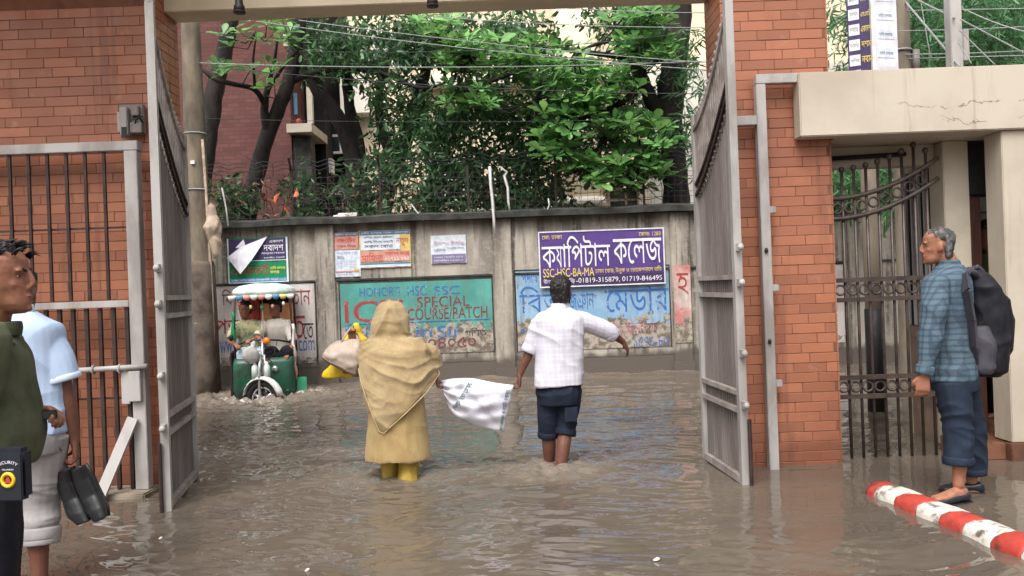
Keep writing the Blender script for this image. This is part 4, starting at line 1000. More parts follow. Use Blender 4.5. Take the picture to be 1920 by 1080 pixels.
def limb(parent, pts, name='limb', seed=0, m=m_bark):
    """pts: (u, v, depth, radius) -> tapered wandering branch, in world metres"""
    ps = [P(u, v, Y) for u, v, Y, r in pts]; rr = [q[3] for q in pts]; out, ro = [], []
    for i in range(len(ps)-1):
        for k in range(4):
            t = k/4; a = ps[max(i-1, 0)]; b = ps[i]; c_ = ps[i+1]; d = ps[min(i+2, len(ps)-1)]
            q = .5*((2*b)+(c_-a)*t+(2*a-5*b+4*c_-d)*t*t+(3*b-a-3*c_+d)*t**3)
            w = (rr[i]*(1-t)+rr[i+1]*t); q = q+Vector((rng.uniform(-1, 1), rng.uniform(-1, 1), 0))*w*.10; out.append(q); ro.append(w*(1+rng.uniform(-.07, .07)))
    out.append(ps[-1]); ro.append(rr[-1])
    c = MB(); c.tube(out, ro, 11); return off(c.build(name, m, parent, True), parent.parent or parent) if parent.parent else off(c.build(name, m, parent, True), parent)
def inpoly(x, y, poly):
    c = False; j = len(poly)-1
    for i in range(len(poly)):
        if (poly[i][1] > y) != (poly[j][1] > y) and x < (poly[j][0]-poly[i][0])*(y-poly[i][1])/(poly[j][1]-poly[i][1]+1e-9)+poly[i][0]: c = not c
        j = i
    return c
def scatter(poly, n, Y0, Y1):
    xs = [p[0] for p in poly]; ys = [p[1] for p in poly]; out = []
    while len(out) < n:
        u = rng.uniform(min(xs), max(xs)); v = rng.uniform(min(ys), max(ys))
        if inpoly(u, v, poly): out.append(P(u, v, rng.uniform(Y0, Y1)))
    return out
obo = leaf_proto(.23, .115); obo_me = MB().add([tuple(p) for p in obo[0]], obo[1]).mesh('leaf', m_leaf, True)
def almond(t, centres, tips, limit=295):
    """rosettes of broad leaves at the twig ends; the largest-looking ones are single leaves, the rest one mass"""
    items = []
    for c0, big in centres:
        ax = Vector((rng.gauss(0, .35), -.35+rng.gauss(0, .3), 1)).normalized(); x, y = perp(ax); n = rng.randint(7, 11); ph = rng.random()*6
        for k in range(n):
            a = ph+2*math.pi*k/n*1.0+rng.uniform(-.25, .25); el = rng.uniform(.0, .75)
            d = (x*math.cos(a)+y*math.sin(a))*math.cos(el)+ax*math.sin(el); items.append((c0+d*.03, d, ax, rng.uniform(.75, 1.2)*big))
    items.sort(key=lambda q: q[0].y-.6*q[3])
    for p, d, u, s in items[:limit]:
        o = piece('leaf', obo_me, t, p-t.location, rotmat(d, u).to_euler(), (s, s, s))
    if len(items) > limit:
        off(leaf_mass('foliage', items[limit:], obo, m_leaf, t), t)
    c = MB()
    for c0, big in centres[::2]:
        b = min(tips, key=lambda q: (q-c0).length); mid = c0.lerp(b, .45)+Vector((rng.uniform(-.1, .1), .1, -.12))
        if (b-c0).length < 2.2: c.tube([c0, mid, b], [.006, .010, .016], 5)
    if c.v: off(kind(c.build('twigs', m_bark, t, True), 'stuff'), t)

# broad-leaved tree whose Y trunk stands before the red brick building
def tree(name, label, u, v, Y, group=None):
    p = P(u, v, Y); t = thing(name, label, 'tree', (p.x, Y, -.4)); return t
t1 = tree('almond_tree', 'forked dark tree with sparse bright leaves before the red brick building', 458, 425, 14.2)
k = limb(t1, [(452, 520, 14.2, .17), (462, 420, 14.2, .155), (480, 330, 14.2, .14), (500, 260, 14.1, .13), (525, 195, 14, .125), (548, 130, 14, .125), (560, 40, 13.9, .12), (568, -60, 13.8, .10)], 'trunk')
limb(t1, [(504, 262, 14.1, .085), (496, 205, 13.9, .07), (503, 160, 13.8, .05), (515, 110, 13.7, .03), (520, 70, 13.6, .015)])
limb(t1, [(498, 200, 13.9, .05), (478, 168, 13.6, .045), (440, 158, 13.4, .04), (408, 150, 13.3, .045), (380, 130, 13.3, .04)])
limb(t1, [(505, 165, 13.8, .035), (535, 120, 13.5, .025), (560, 95, 13.4, .012)])
limb(t1, [(478, 168, 13.6, .03), (475, 110, 13.4, .02), (482, 60, 13.3, .01)])
limb(t1, [(548, 150, 14, .075), (590, 136, 14.1, .055), (650, 128, 14.2, .045), (720, 140, 14.3, .038), (790, 165, 14.3, .032), (848, 150, 14.3, .02)])
tips1 = [P(*q) for q in ((515, 100, 13.7), (440, 158, 13.4), (560, 95, 13.4), (480, 60, 13.3), (408, 150, 13.3), (500, 180, 13.8))]
cs = [(P(u, v, rng.uniform(12.7, 13.4)), .92) for u, v in ((418, 68), (412, 128), (452, 62), (484, 78), (515, 62), (528, 80), (545, 88), (560, 80), (500, 48), (470, 40), (530, 38), (498, 165), (515, 160), (502, 120), (432, 88), (508, 136), (528, 128), (420, 140), (470, 130), (545, 60))]
almond(t1, cs, tips1, 190)
for u, v in ((490, 364), (498, 372), (528, 366), (534, 376), (520, 352), (460, 366)):
    c = MB(); 
t2 = tree('palm_trunk_tree', 'leaning dark ringed trunk at the far left beside the concrete pole', 390, 330, 14.6)
limb(t2, [(372, 420, 14.6, .15), (383, 320, 14.6, .16), (392, 240, 14.6, .165), (404, 165, 14.6, .16), (422, 90, 14.6, .15), (438, 10, 14.6, .14), (450, -60, 14.6, .13)], 'trunk')
# dark mango-like tree in the middle
t3 = tree('mango_tree', 'dense dark tree with several crooked trunks in the middle behind the wall', 690, 420, 15.2)
limb(t3, [(700, 520, 15.2, .26), (688, 420, 15.2, .22), (668, 330, 15.2, .18), (650, 258, 15.1, .15), (625, 205, 15, .13), (592, 165, 14.9, .12), (572, 110, 14.8, .11), (560, 20, 14.7, .10)], 'trunk')
limb(t3, [(676, 350, 15.2, .16), (672, 270, 15.3, .13), (655, 200, 15.3, .11), (650, 120, 15.2, .09), (640, 20, 15.2, .07)])
limb(t3, [(700, 440, 15.2, .19), (722, 380, 15.2, .16), (738, 320, 15.1, .15), (762, 262, 15, .15), (778, 205, 15, .13), (796, 140, 14.9, .11), (812, 60, 14.8, .08)])
limb(t3, [(740, 310, 15.1, .10), (715, 240, 15.3, .09), (712, 170, 15.4, .08), (735, 90, 15.4, .06)])
limb(t3, [(778, 205, 15, .08), (830, 190, 14.8, .06), (900, 160, 14.7, .05), (980, 130, 14.6, .035)])
mg = leaf_proto(.15, .05, .2, .25, .45)
masses = [([(560, 60), (840, 30), (850, 110), (700, 150), (560, 120)], 1900, 13.8, 15.8), ([(690, 150), (800, 160), (780, 290), (715, 330)], 800, 14.2, 16), 
          ([(800, 190), (1010, 190), (1040, 330), (1080, 400), (760, 410), (790, 300)], 4600, 13.6, 16), ([(830, 40), (1040, 30), (1030, 90), (850, 110)], 800, 13.8, 16), ([(840, 100), (1200, 120), (1240, 260), (1010, 300), (900, 200)], 2000, 14.4, 16), ([(640, 320), (760, 300), (760, 410), (650, 410)], 650, 13.6, 15.6), ([(560, 50), (620, 40), (640, 130), (560, 130)], 260, 14.2, 15.2),
          ([(1090, 20), (1250, 10), (1250, 90), (1180, 120)], 800, 14.0, 15.8), ([(394, 350), (470, 350), (460, 410), (394, 410)], 350, 13.4, 14.2), ([(545, 320), (590, 330), (590, 410), (550, 410)], 220, 13.4, 14)]
items = []
for poly, n, a, b in masses:
    seeds = scatter(poly, max(6, int(n*1.7)//26), a, b)
    for s in seeds:
        hang = Vector((rng.gauss(0, .4), rng.gauss(0, .4), -1)).normalized()
        for _ in range(26):
            q = s+Vector((rng.gauss(0, .13), rng.gauss(0, .16), rng.gauss(0, .14))); d = (hang*.45+rdir()*.95).normalized()
            items.append((q, d, rdir(.5), rng.uniform(.7, 1.3)))
off(leaf_mass('crown', items, mg, m_mango, t3), t3)
# broad-leaved tree on the right
t4 = tree('almond_tree', 'thick straight dark trunk with bright green broad leaves right of centre', 1262, 400, 13.9)
limb(t4, [(1272, 520, 13.9, .25), (1268, 400, 13.9, .23), (1262, 300, 13.9, .22), (1256, 220, 13.9, .23), (1262, 140, 13.9, .24), (1268, 60, 13.9, .24), (1275, -60, 13.9, .24)], 'trunk')
limb(t4, [(1256, 240, 13.9, .13), (1222, 190, 13.8, .12), (1200, 140, 13.8, .11), (1185, 100, 13.8, .1), (1170, 40, 13.8, .08)])
limb(t4, [(1210, 160, 13.8, .07), (1150, 200, 13.5, .05), (1080, 220, 13.2, .04), (1000, 190, 13, .025)])
limb(t4, [(1150, 200, 13.5, .04), (1130, 260, 13.2, .03), (1100, 310, 13, .015)])
limb(t4, [(1190, 110, 13.8, .05), (1080, 95, 13.4, .04), (960, 80, 13.1, .03), (870, 90, 13, .02)])
limb(t4, [(1250, 260, 13.9, .05), (1215, 290, 13.4, .035), (1190, 330, 13.1, .015)])
tips4 = [P(*q) for q in ((1150, 200, 13.5), (1080, 220, 13.2), (1000, 190, 13), (1130, 260, 13.2), (1100, 310, 13), (1080, 95, 13.4), (960, 80, 13.1), (870, 90, 13), (1215, 290, 13.4), (1190, 330, 13.1), (1200, 140, 13.8), (1170, 40, 13.8))]
polys = [([(840, 70), (1000, 70), (1090, 95), (1120, 130), (1000, 135), (880, 150), (830, 110)], 46), ([(1000, 120), (1190, 130), (1215, 165), (1120, 200), (1040, 190), (985, 160)], 44), ([(835, 160), (925, 165), (920, 210), (838, 205)], 12),
         ([(1100, 200), (1250, 220), (1265, 330), (1180, 345), (1120, 270)], 46), ([(1010, 230), (1100, 250), (1130, 330), (1060, 340), (1010, 280)], 30), ([(1060, 310), (1260, 310), (1255, 340), (1160, 358), (1080, 335)], 22), ([(980, 200), (1110, 205), (1060, 240), (985, 235)], 14),
         ([(1100, 20), (1255, 15), (1262, 60), (1190, 75)], 22), ([(1160, 70), (1262, 70), (1265, 120), (1180, 125)], 20), ([(770, 40), (850, 30), (860, 50), (790, 75)], 10), ([(815, 60), (900, 100), (880, 150), (825, 120)], 14)]
cs = []
for poly, n in polys:
    for q in scatter(poly, int(n*1.55), 12.3, 13.7): cs.append((q, rng.uniform(.6, 1.2)))
almond(t4, cs, tips4)
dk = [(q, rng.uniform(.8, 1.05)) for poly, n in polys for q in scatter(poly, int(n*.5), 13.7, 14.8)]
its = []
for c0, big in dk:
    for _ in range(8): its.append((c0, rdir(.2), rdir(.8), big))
off(leaf_mass('shaded_foliage', its, obo, leafmat('shaded_leaf', (.035, .095, .035), (.06, .15, .045), .3), t4), t4)  # inner leaves coloured darker: crown shade put into their green
# feathery tree above the guard booth and behind the side gate
t5 = tree('feathery_tree', 'feathery green tree behind the wires above the cream canopy', 1850, 300, 12.9)
fx = lambda u, v, Y, r: (u, v, Y, r)
limb(t5, [(1880, 600, 12.9, .2), (1870, 300, 12.9, .17), (1855, 100, 12.9, .13), (1830, -40, 12.9, .1)], 'trunk')
bl = leaf_proto(.22, .03, .15, .3, .4); items = []
for poly, n, a, b in (([(1690, -20), (1930, -20), (1930, 125), (1690, 128)], 260, 11.2, 14), ([(1560, 0), (1700, -10), (1700, 130), (1560, 130)], 60, 11.8, 13), ([(1560, 300), (1730, 300), (1730, 372), (1560, 372)], 110, 10.8, 12.2), ([(1280, 60), (1320, 60), (1320, 300), (1280, 300)], 40, 12.8, 14), ([(1690, -20), (1930, -20), (1930, 125), (1690, 128)], 200, 14, 16)):
    for s in scatter(poly, n, a, b):
        h_ = Vector((rng.gauss(0, .7), rng.gauss(0, .5), rng.gauss(.1, .5))).normalized()
        for k in range(20):
            q = s+h_*(k/20*.55)+Vector((0, 0, -.25*(k/20)**2)); d = (h_*.6+rdir()*.9+Vector((0, 0, -.3))).normalized(); items.append((q, d, rdir(.6), rng.uniform(.6, 1.2)))
off(leaf_mass('crown', items, bl, m_bamboo, t5), t5)
t6 = tree('backdrop_tree', 'dark mass of tree leaves farthest behind the wires at the upper right', 1800, 200, 17)
limb(t6, [(1800, 600, 17, .3), (1805, 250, 17, .25), (1795, 60, 17, .2), (1780, -120, 17, .15)], 'trunk')
items = []
for s in scatter([(1660, -60), (2100, -60), (2100, 380), (1560, 380), (1560, 280), (1660, 200)], 420, 15.5, 18.5):
    for _ in range(14): items.append((s+Vector((rng.gauss(0, .28), rng.gauss(0, .3), rng.gauss(0, .25))), rdir(-.3), rdir(.5), rng.uniform(1.5, 2.4)))
off(leaf_mass('crown', items, mg, m_mango, t6), t6)
# curled dry leaves caught on the fence
for k, (u, v, r) in enumerate(((492, 362, .3), (500, 372, -.5), (526, 360, 1.2), (535, 378, 2.0), (556, 352, .2))):
    p = P(u, v, 12.55); o = piece('dry_leaf', MB().add([tuple(q) for q in leaf_proto(.2, .09, .4, .3)[0]], obo[1]).mesh('dry_leaf', ma, True), None, p, (r, .5*k, r*2+1.2))
    tag(o, 'orange dead leaf on the fence, '+('farthest left of the five', 'second from the left, under the first', 'in the middle of the five', 'lowest, beside the balcony column', 'highest, beside the balcony column')[k], 'leaf', 'dead leaves caught on the mesh fence')

# ================================================================ PEOPLE
def skin(name, c): 
    g = G(name); col = g.mix(g.ramp(g.noise(22, g.co(), 6, .7), .35, .7), c, tuple(x*.72 for x in c))
    g.set(g.b.inputs['Subsurface Weight'], .08); g.b.inputs['Subsurface Radius'].default_value = (.012, .005, .003)
    g.bump(g.noise(160, g.co(), 3), .12, .001); return g.out(col, .48, .4)
sk_a = skin('skin_brown', srgb(146, 98, 76)); sk_b = skin('skin_deep_brown', srgb(112, 72, 58)); sk_c = skin('skin_tan', srgb(160, 110, 86))
m_hair = M('black_hair', srgb(26, 22, 24), srgb(40, 34, 36), .5, 30, st=(1, 1, .3), bump=.5, bs=120, bd=.003)
m_grey_hair = M('greying_hair', srgb(58, 56, 58), srgb(134, 132, 132), .6, 22, st=(1, 1, .5), lo=.45, hi=.8, bump=.5, bs=130, bd=.003)
m_eye = plain('eye_white', srgb(168, 158, 150), .3); m_iris = plain('eye_dark', srgb(30, 22, 20), .2); m_lip = skin('lip', srgb(124, 72, 64))
def cloth(name, c1, c2=None, bs=260, rough=.8, **k): return M(name, c1, c2 or tuple(x*.85 for x in c1), rough, 7, bump=.25, bs=bs, bd=.0015, spec=.2, **k)
def plaid(name, base, line, thin, w=.075, rot=0, amt=.45, base2=None):
    g = G(name); sx = g.n('ShaderNodeSeparateXYZ'); g.t.links.new(g.co(), sx.inputs[0])
    dw = g.math('MULTIPLY', g.math('SUBTRACT', g.noise(7, g.co(), 2), .5), .012)
    xy = g.math('ADD', sx.outputs[0], g.math('MULTIPLY', sx.outputs[1], .55))
    def stripes(v, per, wd, ph=0):
        f = g.math('FRACT', g.math('ADD', g.math('DIVIDE', g.math('ADD', v, dw), per), 10.0+ph)); d = g.math('ABSOLUTE', g.math('SUBTRACT', f, .5))
        return g.ramp(d, wd-.06, wd+.02, 1, 0)
    a = stripes(xy, w, .2); b = stripes(sx.outputs[2], w, .2); t1_ = stripes(xy, w, .035, .5); t2_ = stripes(sx.outputs[2], w, .035, .5)
    c = g.mix(g.math('MULTIPLY', a, amt), base, line); c = g.mix(g.math('MULTIPLY', b, amt), c, line)
    c = g.mix(g.math('MULTIPLY', t1_, amt), c, thin); c = g.mix(g.math('MULTIPLY', t2_, amt), c, thin)
    g.bump(g.noise(260, g.co(), 3), .2, .0015); return g.out(c, .8, .2)

def head_mesh(mb, c, f, tilt=0, s=1.0, ear=True, beard=0):
    """skull, jaw, nose, brow, lips, ears; c = eye level centre, f = facing direction (horizontal)"""
    f = Vector(f).normalized(); r = f.cross(Vector((0, 0, 1))).normalized(); u = r.cross(f).normalized()
    if tilt: q = Matrix.Rotation(tilt, 3, r); f = q @ f; u = q @ u
    c = Vector(c); p = lambda x, y, z: c+r*x*s+f*y*s+u*z*s
    tab = [(-.120, .066, .028, .020), (-.108, .080, .0, .038), (-.088, .085, -.028, .050), (-.060, .083, -.055, .059), (-.03, .081, -.076, .067), (0, .078, -.091, .071), (.03, .085, -.099, .075), (.06, .083, -.101, .076), (.09, .064, -.09, .067), (.108, .037, -.066, .048), (.119, .004, -.034, .022)]
    mb.loft([(p(0, (a+b)/2, z), r*w*s, f*(a-b)/2*s) for z, a, b, w in tab], 20, 2.25)
    mb.loft([(p(0, .080, .022), r*.008*s, f*.012*s), (p(0, .090, .0), r*.010*s, f*.014*s), (p(0, .097, -.024), r*.0115*s, f*.012*s), (p(0, .089, -.035), r*.016*s, f*.009*s), (p(0, .082, -.044), r*.012*s, f*.01*s)], 10)
    R3 = Matrix((r, f, u)).transposed()
    for sx in (-1, 1):
        mb.ell(p(.030*sx, .074, .022), (.026*s, .010*s, .008*s), R3); mb.ell(p(.038*sx, .051, -.024), (.021*s, .017*s, .018*s), R3)
        if ear: mb.ell(p(.076*sx, -.012, -.008), (.009*s, .018*s, .031*s), R3 @ Matrix.Rotation(.35*sx, 3, 'Z')); mb.ell(p(.072*sx, -.008, -.03), (.008*s, .012*s, .012*s), R3)
    mb.ell(p(0, .083, -.064), (.024*s, .010*s, .006*s), R3); mb.ell(p(0, .081, -.076), (.021*s, .010*s, .007*s), R3); mb.ell(p(0, .076, -.104), (.018*s, .014*s, .013*s), R3)
    return p, R3
def carve(p, s=1.0):
    """presses the eye sockets, the mouth line and the hollow under the cheekbones into a head"""
    pts = [(np.array(p(.030*q, .074, .004)), .013*s, -.0065) for q in (-1, 1)]+[(np.array(p(.012*q, .086, -.070)), .008*s, -.002) for q in (-1, 1)]+[(np.array(p(.052*q, .04, -.055)), .022*s, -.005) for q in (-1, 1)]
    def fn(co):
        d = 0
        for c, r, a in pts: d = d+a*np.exp(-((co-c)**2).sum(1)/r**2)
        return d+.0006*vnoise(co*140, 3)
    return fn
def face(parent, p, R3, s=1.0, mo=m_hair, brow=True):
    for sx in (-1, 1):
        c = MB(); c.ell(p(.031*sx, .0655, .003), (.0105*s, .0050*s, .0036*s), R3); o = c.build('eye', m_eye, parent, True)
        c = MB(); c.ell(p(.0315*sx, .0692, .003), (.005*s, .0020*s, .0035*s), R3); c.build('iris', m_iris, o, True)
        if brow: c = MB(); c.tube([p(.012*sx, .086, .020), p(.032*sx, .081, .027), p(.05*sx, .066, .021)], [.0030*s, .004*s, .002*s], 6); c.build('eyebrow', mo, parent, True)
    c = MB(); c.ell(p(0, .0865, -.0645), (.021*s, .0055*s, .0035*s), R3); c.ell(p(0, .0855, -.0745), (.017*s, .0055*s, .004*s), R3); c.build('lips', m_lip, parent, True)
def hair(parent, p, R3, m=m_hair, s=1.0, top=.012, back=-.07, fr=.06, voxel=.006, spiky=.006, name='hair'):
    c = MB(); g = 1.0
    tab = [(back, -.03, -.085, .060), (-.03, -.026, -.094, .0735), (.0, -.022, -.100, .0765), (.03, -.010, -.108, .081), (.055, fr, -.110, .083), (.085, fr+.012, -.103, .076), (.105+top*.4, .05, -.082, .060), (.118+top, .028, -.05, .036), (.125+top, .0, -.02, .012)]
    c.loft([(p(0, (a+b)/2, z), R3.col[0]*w*s, R3.col[1]*(a-b)/2*s) for z, a, b, w in tab], 20, 2.3)
    sp = lambda co: spiky*1.3*vnoise(co*np.array([110, 110, 50]), 8)+spiky*.35*vnoise(co*np.array([30, 30, 30]), 9)
    return blob(name, c, m, parent, voxel, 1, [sp])
def hand(mb, w, d, palm, side, curl=.5, s=1.0, spread=.0, grip=None):
    """w wrist, d direction to knuckles, palm = palm normal, side = towards the thumb"""
    w = Vector(w); d = Vector(d).normalized(); n = Vector(palm); n = (n-d*n.dot(d)).normalized(); t = d.cross(n)
    if t.dot(Vector(side)) < 0: t = -t
    mb.loft([(w-d*.01, t*.026*s, n*.020*s), (w+d*.03*s, t*.036*s, n*.017*s), (w+d*.07*s, t*.042*s, n*.015*s), (w+d*.095*s, t*.040*s, n*.012*s)], 12, 2.6)
    for i, (ln, o) in enumerate(((.070, .031), (.079, .0105), (.073, -.0105), (.057, -.031))):
        a = w+d*.088*s+t*o*s; dd = (d+t*spread*o*10).normalized(); pts = [w+d*.05*s+t*o*.9*s, a]; ang = 0
        for k, fr in enumerate((.45, .31, .24)):
            ang += curl*(.75 if k == 0 else .85)*(1+.08*i); pts.append(pts[-1]+(dd*math.cos(ang)+n*math.sin(ang))*ln*fr*s)
        mb.tube(pts, [.0085*s, .0098*s, .0092*s, .0084*s, .0072*s], 8, 2)
    a = w+d*.022*s+t*.03*s
    mb.tube([w+d*.012*s+t*.012*s, a, a+(t*.7+d*.8+n*.25).normalized()*.034*s, a+(t*.7+d*.8+n*.25).normalized()*.034*s+(d*.85+n*(.3+.4*curl)-t*.05).normalized()*.028*s, a+(t*.7+d*.8+n*.25).normalized()*.034*s+(d*.8+n*(.5+.5*curl)-t*.2).normalized()*.05*s], [.015*s, .0135*s, .0112*s, .010*s, .008*s], 8, 2)
def arm(mb, sh, el, wr, s=1.0, g=0.0):
    sh, el, wr = map(Vector, (sh, el, wr)); m1 = sh.lerp(el, .4); m2 = el.lerp(wr, .3)
    mb.tube([sh, m1, sh.lerp(el, .8), el], [.05*s+g, .046*s+g, .039*s+g, .037*s+g], 12, 2); mb.tube([el, m2, el.lerp(wr, .7), wr], [.036*s+g, .040*s+g, .031*s+g, .0255*s+g], 12, 2)
def leg(mb, hip, kn, an, toe, s=1.0, foot=True):
    hip, kn, an = map(Vector, (hip, kn, an)); toe = Vector(toe).normalized()
    mb.tube([hip, hip.lerp(kn, .5), kn], [.082*s, .07*s, .052*s], 12, 2); back = -toe*.018
    mb.tube([kn, kn.lerp(an, .3)+back, kn.lerp(an, .65)+back*.5, an], [.05*s, .056*s, .042*s, .034*s], 12, 2)
    if foot:
        sd = toe.cross(Vector((0, 0, 1))).normalized(); u = Vector((0, 0, 1)); b = an-u*.055
        mb.loft([(b-toe*.055, sd*.022, u*.028), (b-toe*.03, sd*.032, u*.04), (b+toe*.04-u*.002, sd*.037, u*.036), (b+toe*.11-u*.012, sd*.044, u*.022), (b+toe*.16-u*.016, sd*.042, u*.016), (b+toe*.185-u*.018, sd*.026, u*.011)], 12, 2.4)
def torso_secs(pel, nk, side, front, W_=1.0, D=1.0, g=0.0, lo=-.08, prof=None):
    """rings between pelvis and the base of the neck"""
    pel = Vector(pel); nk = Vector(nk); s = Vector(side).normalized(); f = Vector(front).normalized(); ax = nk-pel
    prof = prof or [(-.16, .150, .105, .0), (0, .168, .118, -.005), (.18, .158, .108, .0), (.38, .155, .108, .006), (.58, .172, .118, .006), (.76, .182, .118, 0), (.88, .170, .098, -.008), (.95, .125, .078, -.012), (1.0, .07, .062, -.01)]
    q = [Vector((t, w, d, o)) for t, w, d, o in prof if t >= lo]
    return [(pel+ax*v[0]+f*v[3], s*(v[1]*W_+g), f*(v[2]*D+g)) for v in crom(q, 4)]
def band_ring(mb, c, ax, r1, r2, h):
    pass
def cuff(parent, a, b, r, m, name='cuff', w=.035):
    a = Vector(a); d = (Vector(b)-a).normalized(); x, y = perp(d); c = MB(); n = 18
    rs = []
    for k, (t, q) in enumerate(((-.5, .90), (-.5, 1.0), (-.3, 1.05), (.3, 1.05), (.5, 1.0), (.5, .90))): rs.append([a+d*w*t+(x*math.cos(2*math.pi*i/n)+y*math.sin(2*math.pi*i/n))*r*q*(1+.03*math.sin(i*2.1)) for i in range(n)])
    c.rings(rs, False); c.rings([[p for p in rs[0]], [p for p in rs[-1]]], False); return c.build(name, m, parent, True)

def local(t, Y):
    """photo point at depth Y+dy -> the person's own frame"""
    q = Matrix.Rotation(-t.rotation_euler.z, 3, 'Z')
    return lambda u, v, dy=0.0: q @ (P(u, v, Y+dy)-t.location)
def inv(t, d): return Matrix.Rotation(-t.rotation_euler.z, 3, 'Z') @ Vector(d)
UP = Vector((0, 0, 1)); XV = Vector((1, 0, 0)); YV = Vector((0, 1, 0))

# ---- man in the white checked shirt, wading away
YB = 6.32
mn = thing('person', 'man in white checked shirt and rolled dark jeans wading away with one arm out', 'person', (.27, YB, 0))
l = local(mn, YB); B = MB()
nk = l(1050, 578); pel = l(1048, 722); hd = l(1053, 548)
head_p, R3 = head_mesh(B, hd+Vector((0, .012, 0)), (.28, 1, 0), -.05)
B.tube([nk-UP*.06, nk+UP*.02, hd-UP*.03+Vector((0, -.01, 0))], [.068, .058, .056], 12)
shL, elL, wrL = l(1012, 603), l(996, 652, .02), l(974, 704, .03); shR, elR, wrR = l(1092, 602), l(1141, 622, .05), l(1168, 641, .12)
B.loft(torso_secs(pel, nk, XV, YV, .93, .9), 16, 2.3)
arm(B, shL, elL, wrL, .95); arm(B, shR, elR, wrR, .95)
hand(B, wrL, (-.02, .1, -1), (-1, .1, 0), (0, 1, 0), 1.0, .95); hand(B, wrR, (.45, .35, -.75), (-.6, .2, -.3), (-.3, .8, .2), .45, .95)
hipL, hipR = pel+Vector((-.085, 0, -.03)), pel+Vector((.085, 0, -.03)); knL, knR = l(1028, 800, .04), l(1062, 795, .02); anL, anR = l(1030, 884, .16), l(1043, 895, -.10)
anL.z = -.16; anR.z = -.20
leg(B, hipL, knL, anL, (-.1, 1, 0)); leg(B, hipR, knR, anR, (.05, 1, -.2))
blob('body', B, sk_b, mn, .006, 2, [carve(head_p)])
face(mn, head_p, R3); hair(mn, head_p, R3, top=.008, back=-.085, fr=.055)
B = MB(); B.loft([(head_p(0, .052, z), R3.col[0]*w, R3.col[1]*d) for z, w, d in ((-.124, .02, .03), (-.108, .042, .045), (-.085, .055, .044), (-.055, .063, .038), (-.02, .0715, .022), (.0, .0735, .01))], 16); blob('beard', B, m_hair, mn, .006, 1, [lambda co: .002*vnoise(co*90, 3)])
m_shirtB = plaid('white_checked_shirt', srgb(204, 201, 210), srgb(182, 178, 192), srgb(150, 146, 166), .078, amt=.42)
C = MB()
hem = l(1046, 727)
prof = [(.0, .194, .148, -.01), (.06, .192, .145, -.008), (.2, .186, .138, -.004), (.42, .184, .132, .0), (.60, .194, .136, 0), (.78, .203, .134, 0), (.89, .186, .112, -.006), (.96, .120, .084, -.01), (1.005, .072, .068, -.008)]
C.loft(torso_secs(pel, nk, XV, YV, 1, 1, 0, -1, prof), 24, 2.5)
C.tube([shL+Vector((.03, 0, .005)), shL.lerp(elL, .35), shL.lerp(elL, .8), elL.lerp(wrL, .06)], [.075, .076, .068, .066], 14, 3); C.tube([shR+Vector((-.03, 0, .005)), shR.lerp(elR, .4), elR, elR.lerp(wrR, .22)], [.078, .075, .066, .06], 14, 3)
blob('shirt', C, m_shirtB, mn, .0075, 4, [folds((9, 9, 3.2), .007, 12, .5), folds((4, 4, 11), .006, 22, .6, rot=.5), lambda co: .004*vnoise(co*13, 4)])
cuff(mn, elL.lerp(wrL, .04), wrL, .070, m_shirtB, 'sleeve_cuff', .06); cuff(mn, elR.lerp(wrR, .2), wrR, .064, m_shirtB, 'sleeve_cuff', .055)
C = MB(); C.loft([(nk-UP*.012+Vector((0, -.012, 0)), XV*.074, YV*.07), (nk+UP*.012+Vector((0, -.012, 0)), XV*.074, YV*.068), (nk+UP*.042+Vector((0, -.006, 0)), XV*.068, YV*.064)], 18); blob('collar', C, m_shirtB, mn, .006, 1)
m_jean = M('dark_denim', srgb(30, 36, 50), srgb(50, 60, 80), .8, 5, lo=.5, hi=.8, bump=.3, bs=300, bd=.001, spec=.2)
C = MB(); C.loft(torso_secs(pel, nk, XV, YV, 1.04, 1.08, .0, -1, [(-.24, .152, .115, -.01), (-.1, .168, .126, -.012), (.05, .160, .108, -.004), (.09, .15, .10, 0)]), 18, 2.3)
for hp, kn_, an_ in ((hipL, knL, anL), (hipR, knR, anR)): C.tube([hp, hp.lerp(kn_, .5), kn_, kn_.lerp(an_, .13)], [.098, .088, .078, .078], 16, 1)
blob('jeans', C, m_jean, mn, .0075, 3, [folds((5, 5, 12), .007, 5, .6), folds((12, 12, 5), .004, 15, .5)])
for kn_, an_ in ((knL, anL), (knR, anR)): cuff(mn, kn_.lerp(an_, .12), an_, .083, m_jean, 'rolled_cuff', .05)
C = MB(); 
for sx in (1,): C.prism([(-.05, -.06), (.045, -.06), (.05, .05), (-.05, .05)], (1, 0, 0), (0, 0, 1), pel+Vector((.08, -.108, -.21)), 0, .012); C.build('pocket', m_jean, mn)

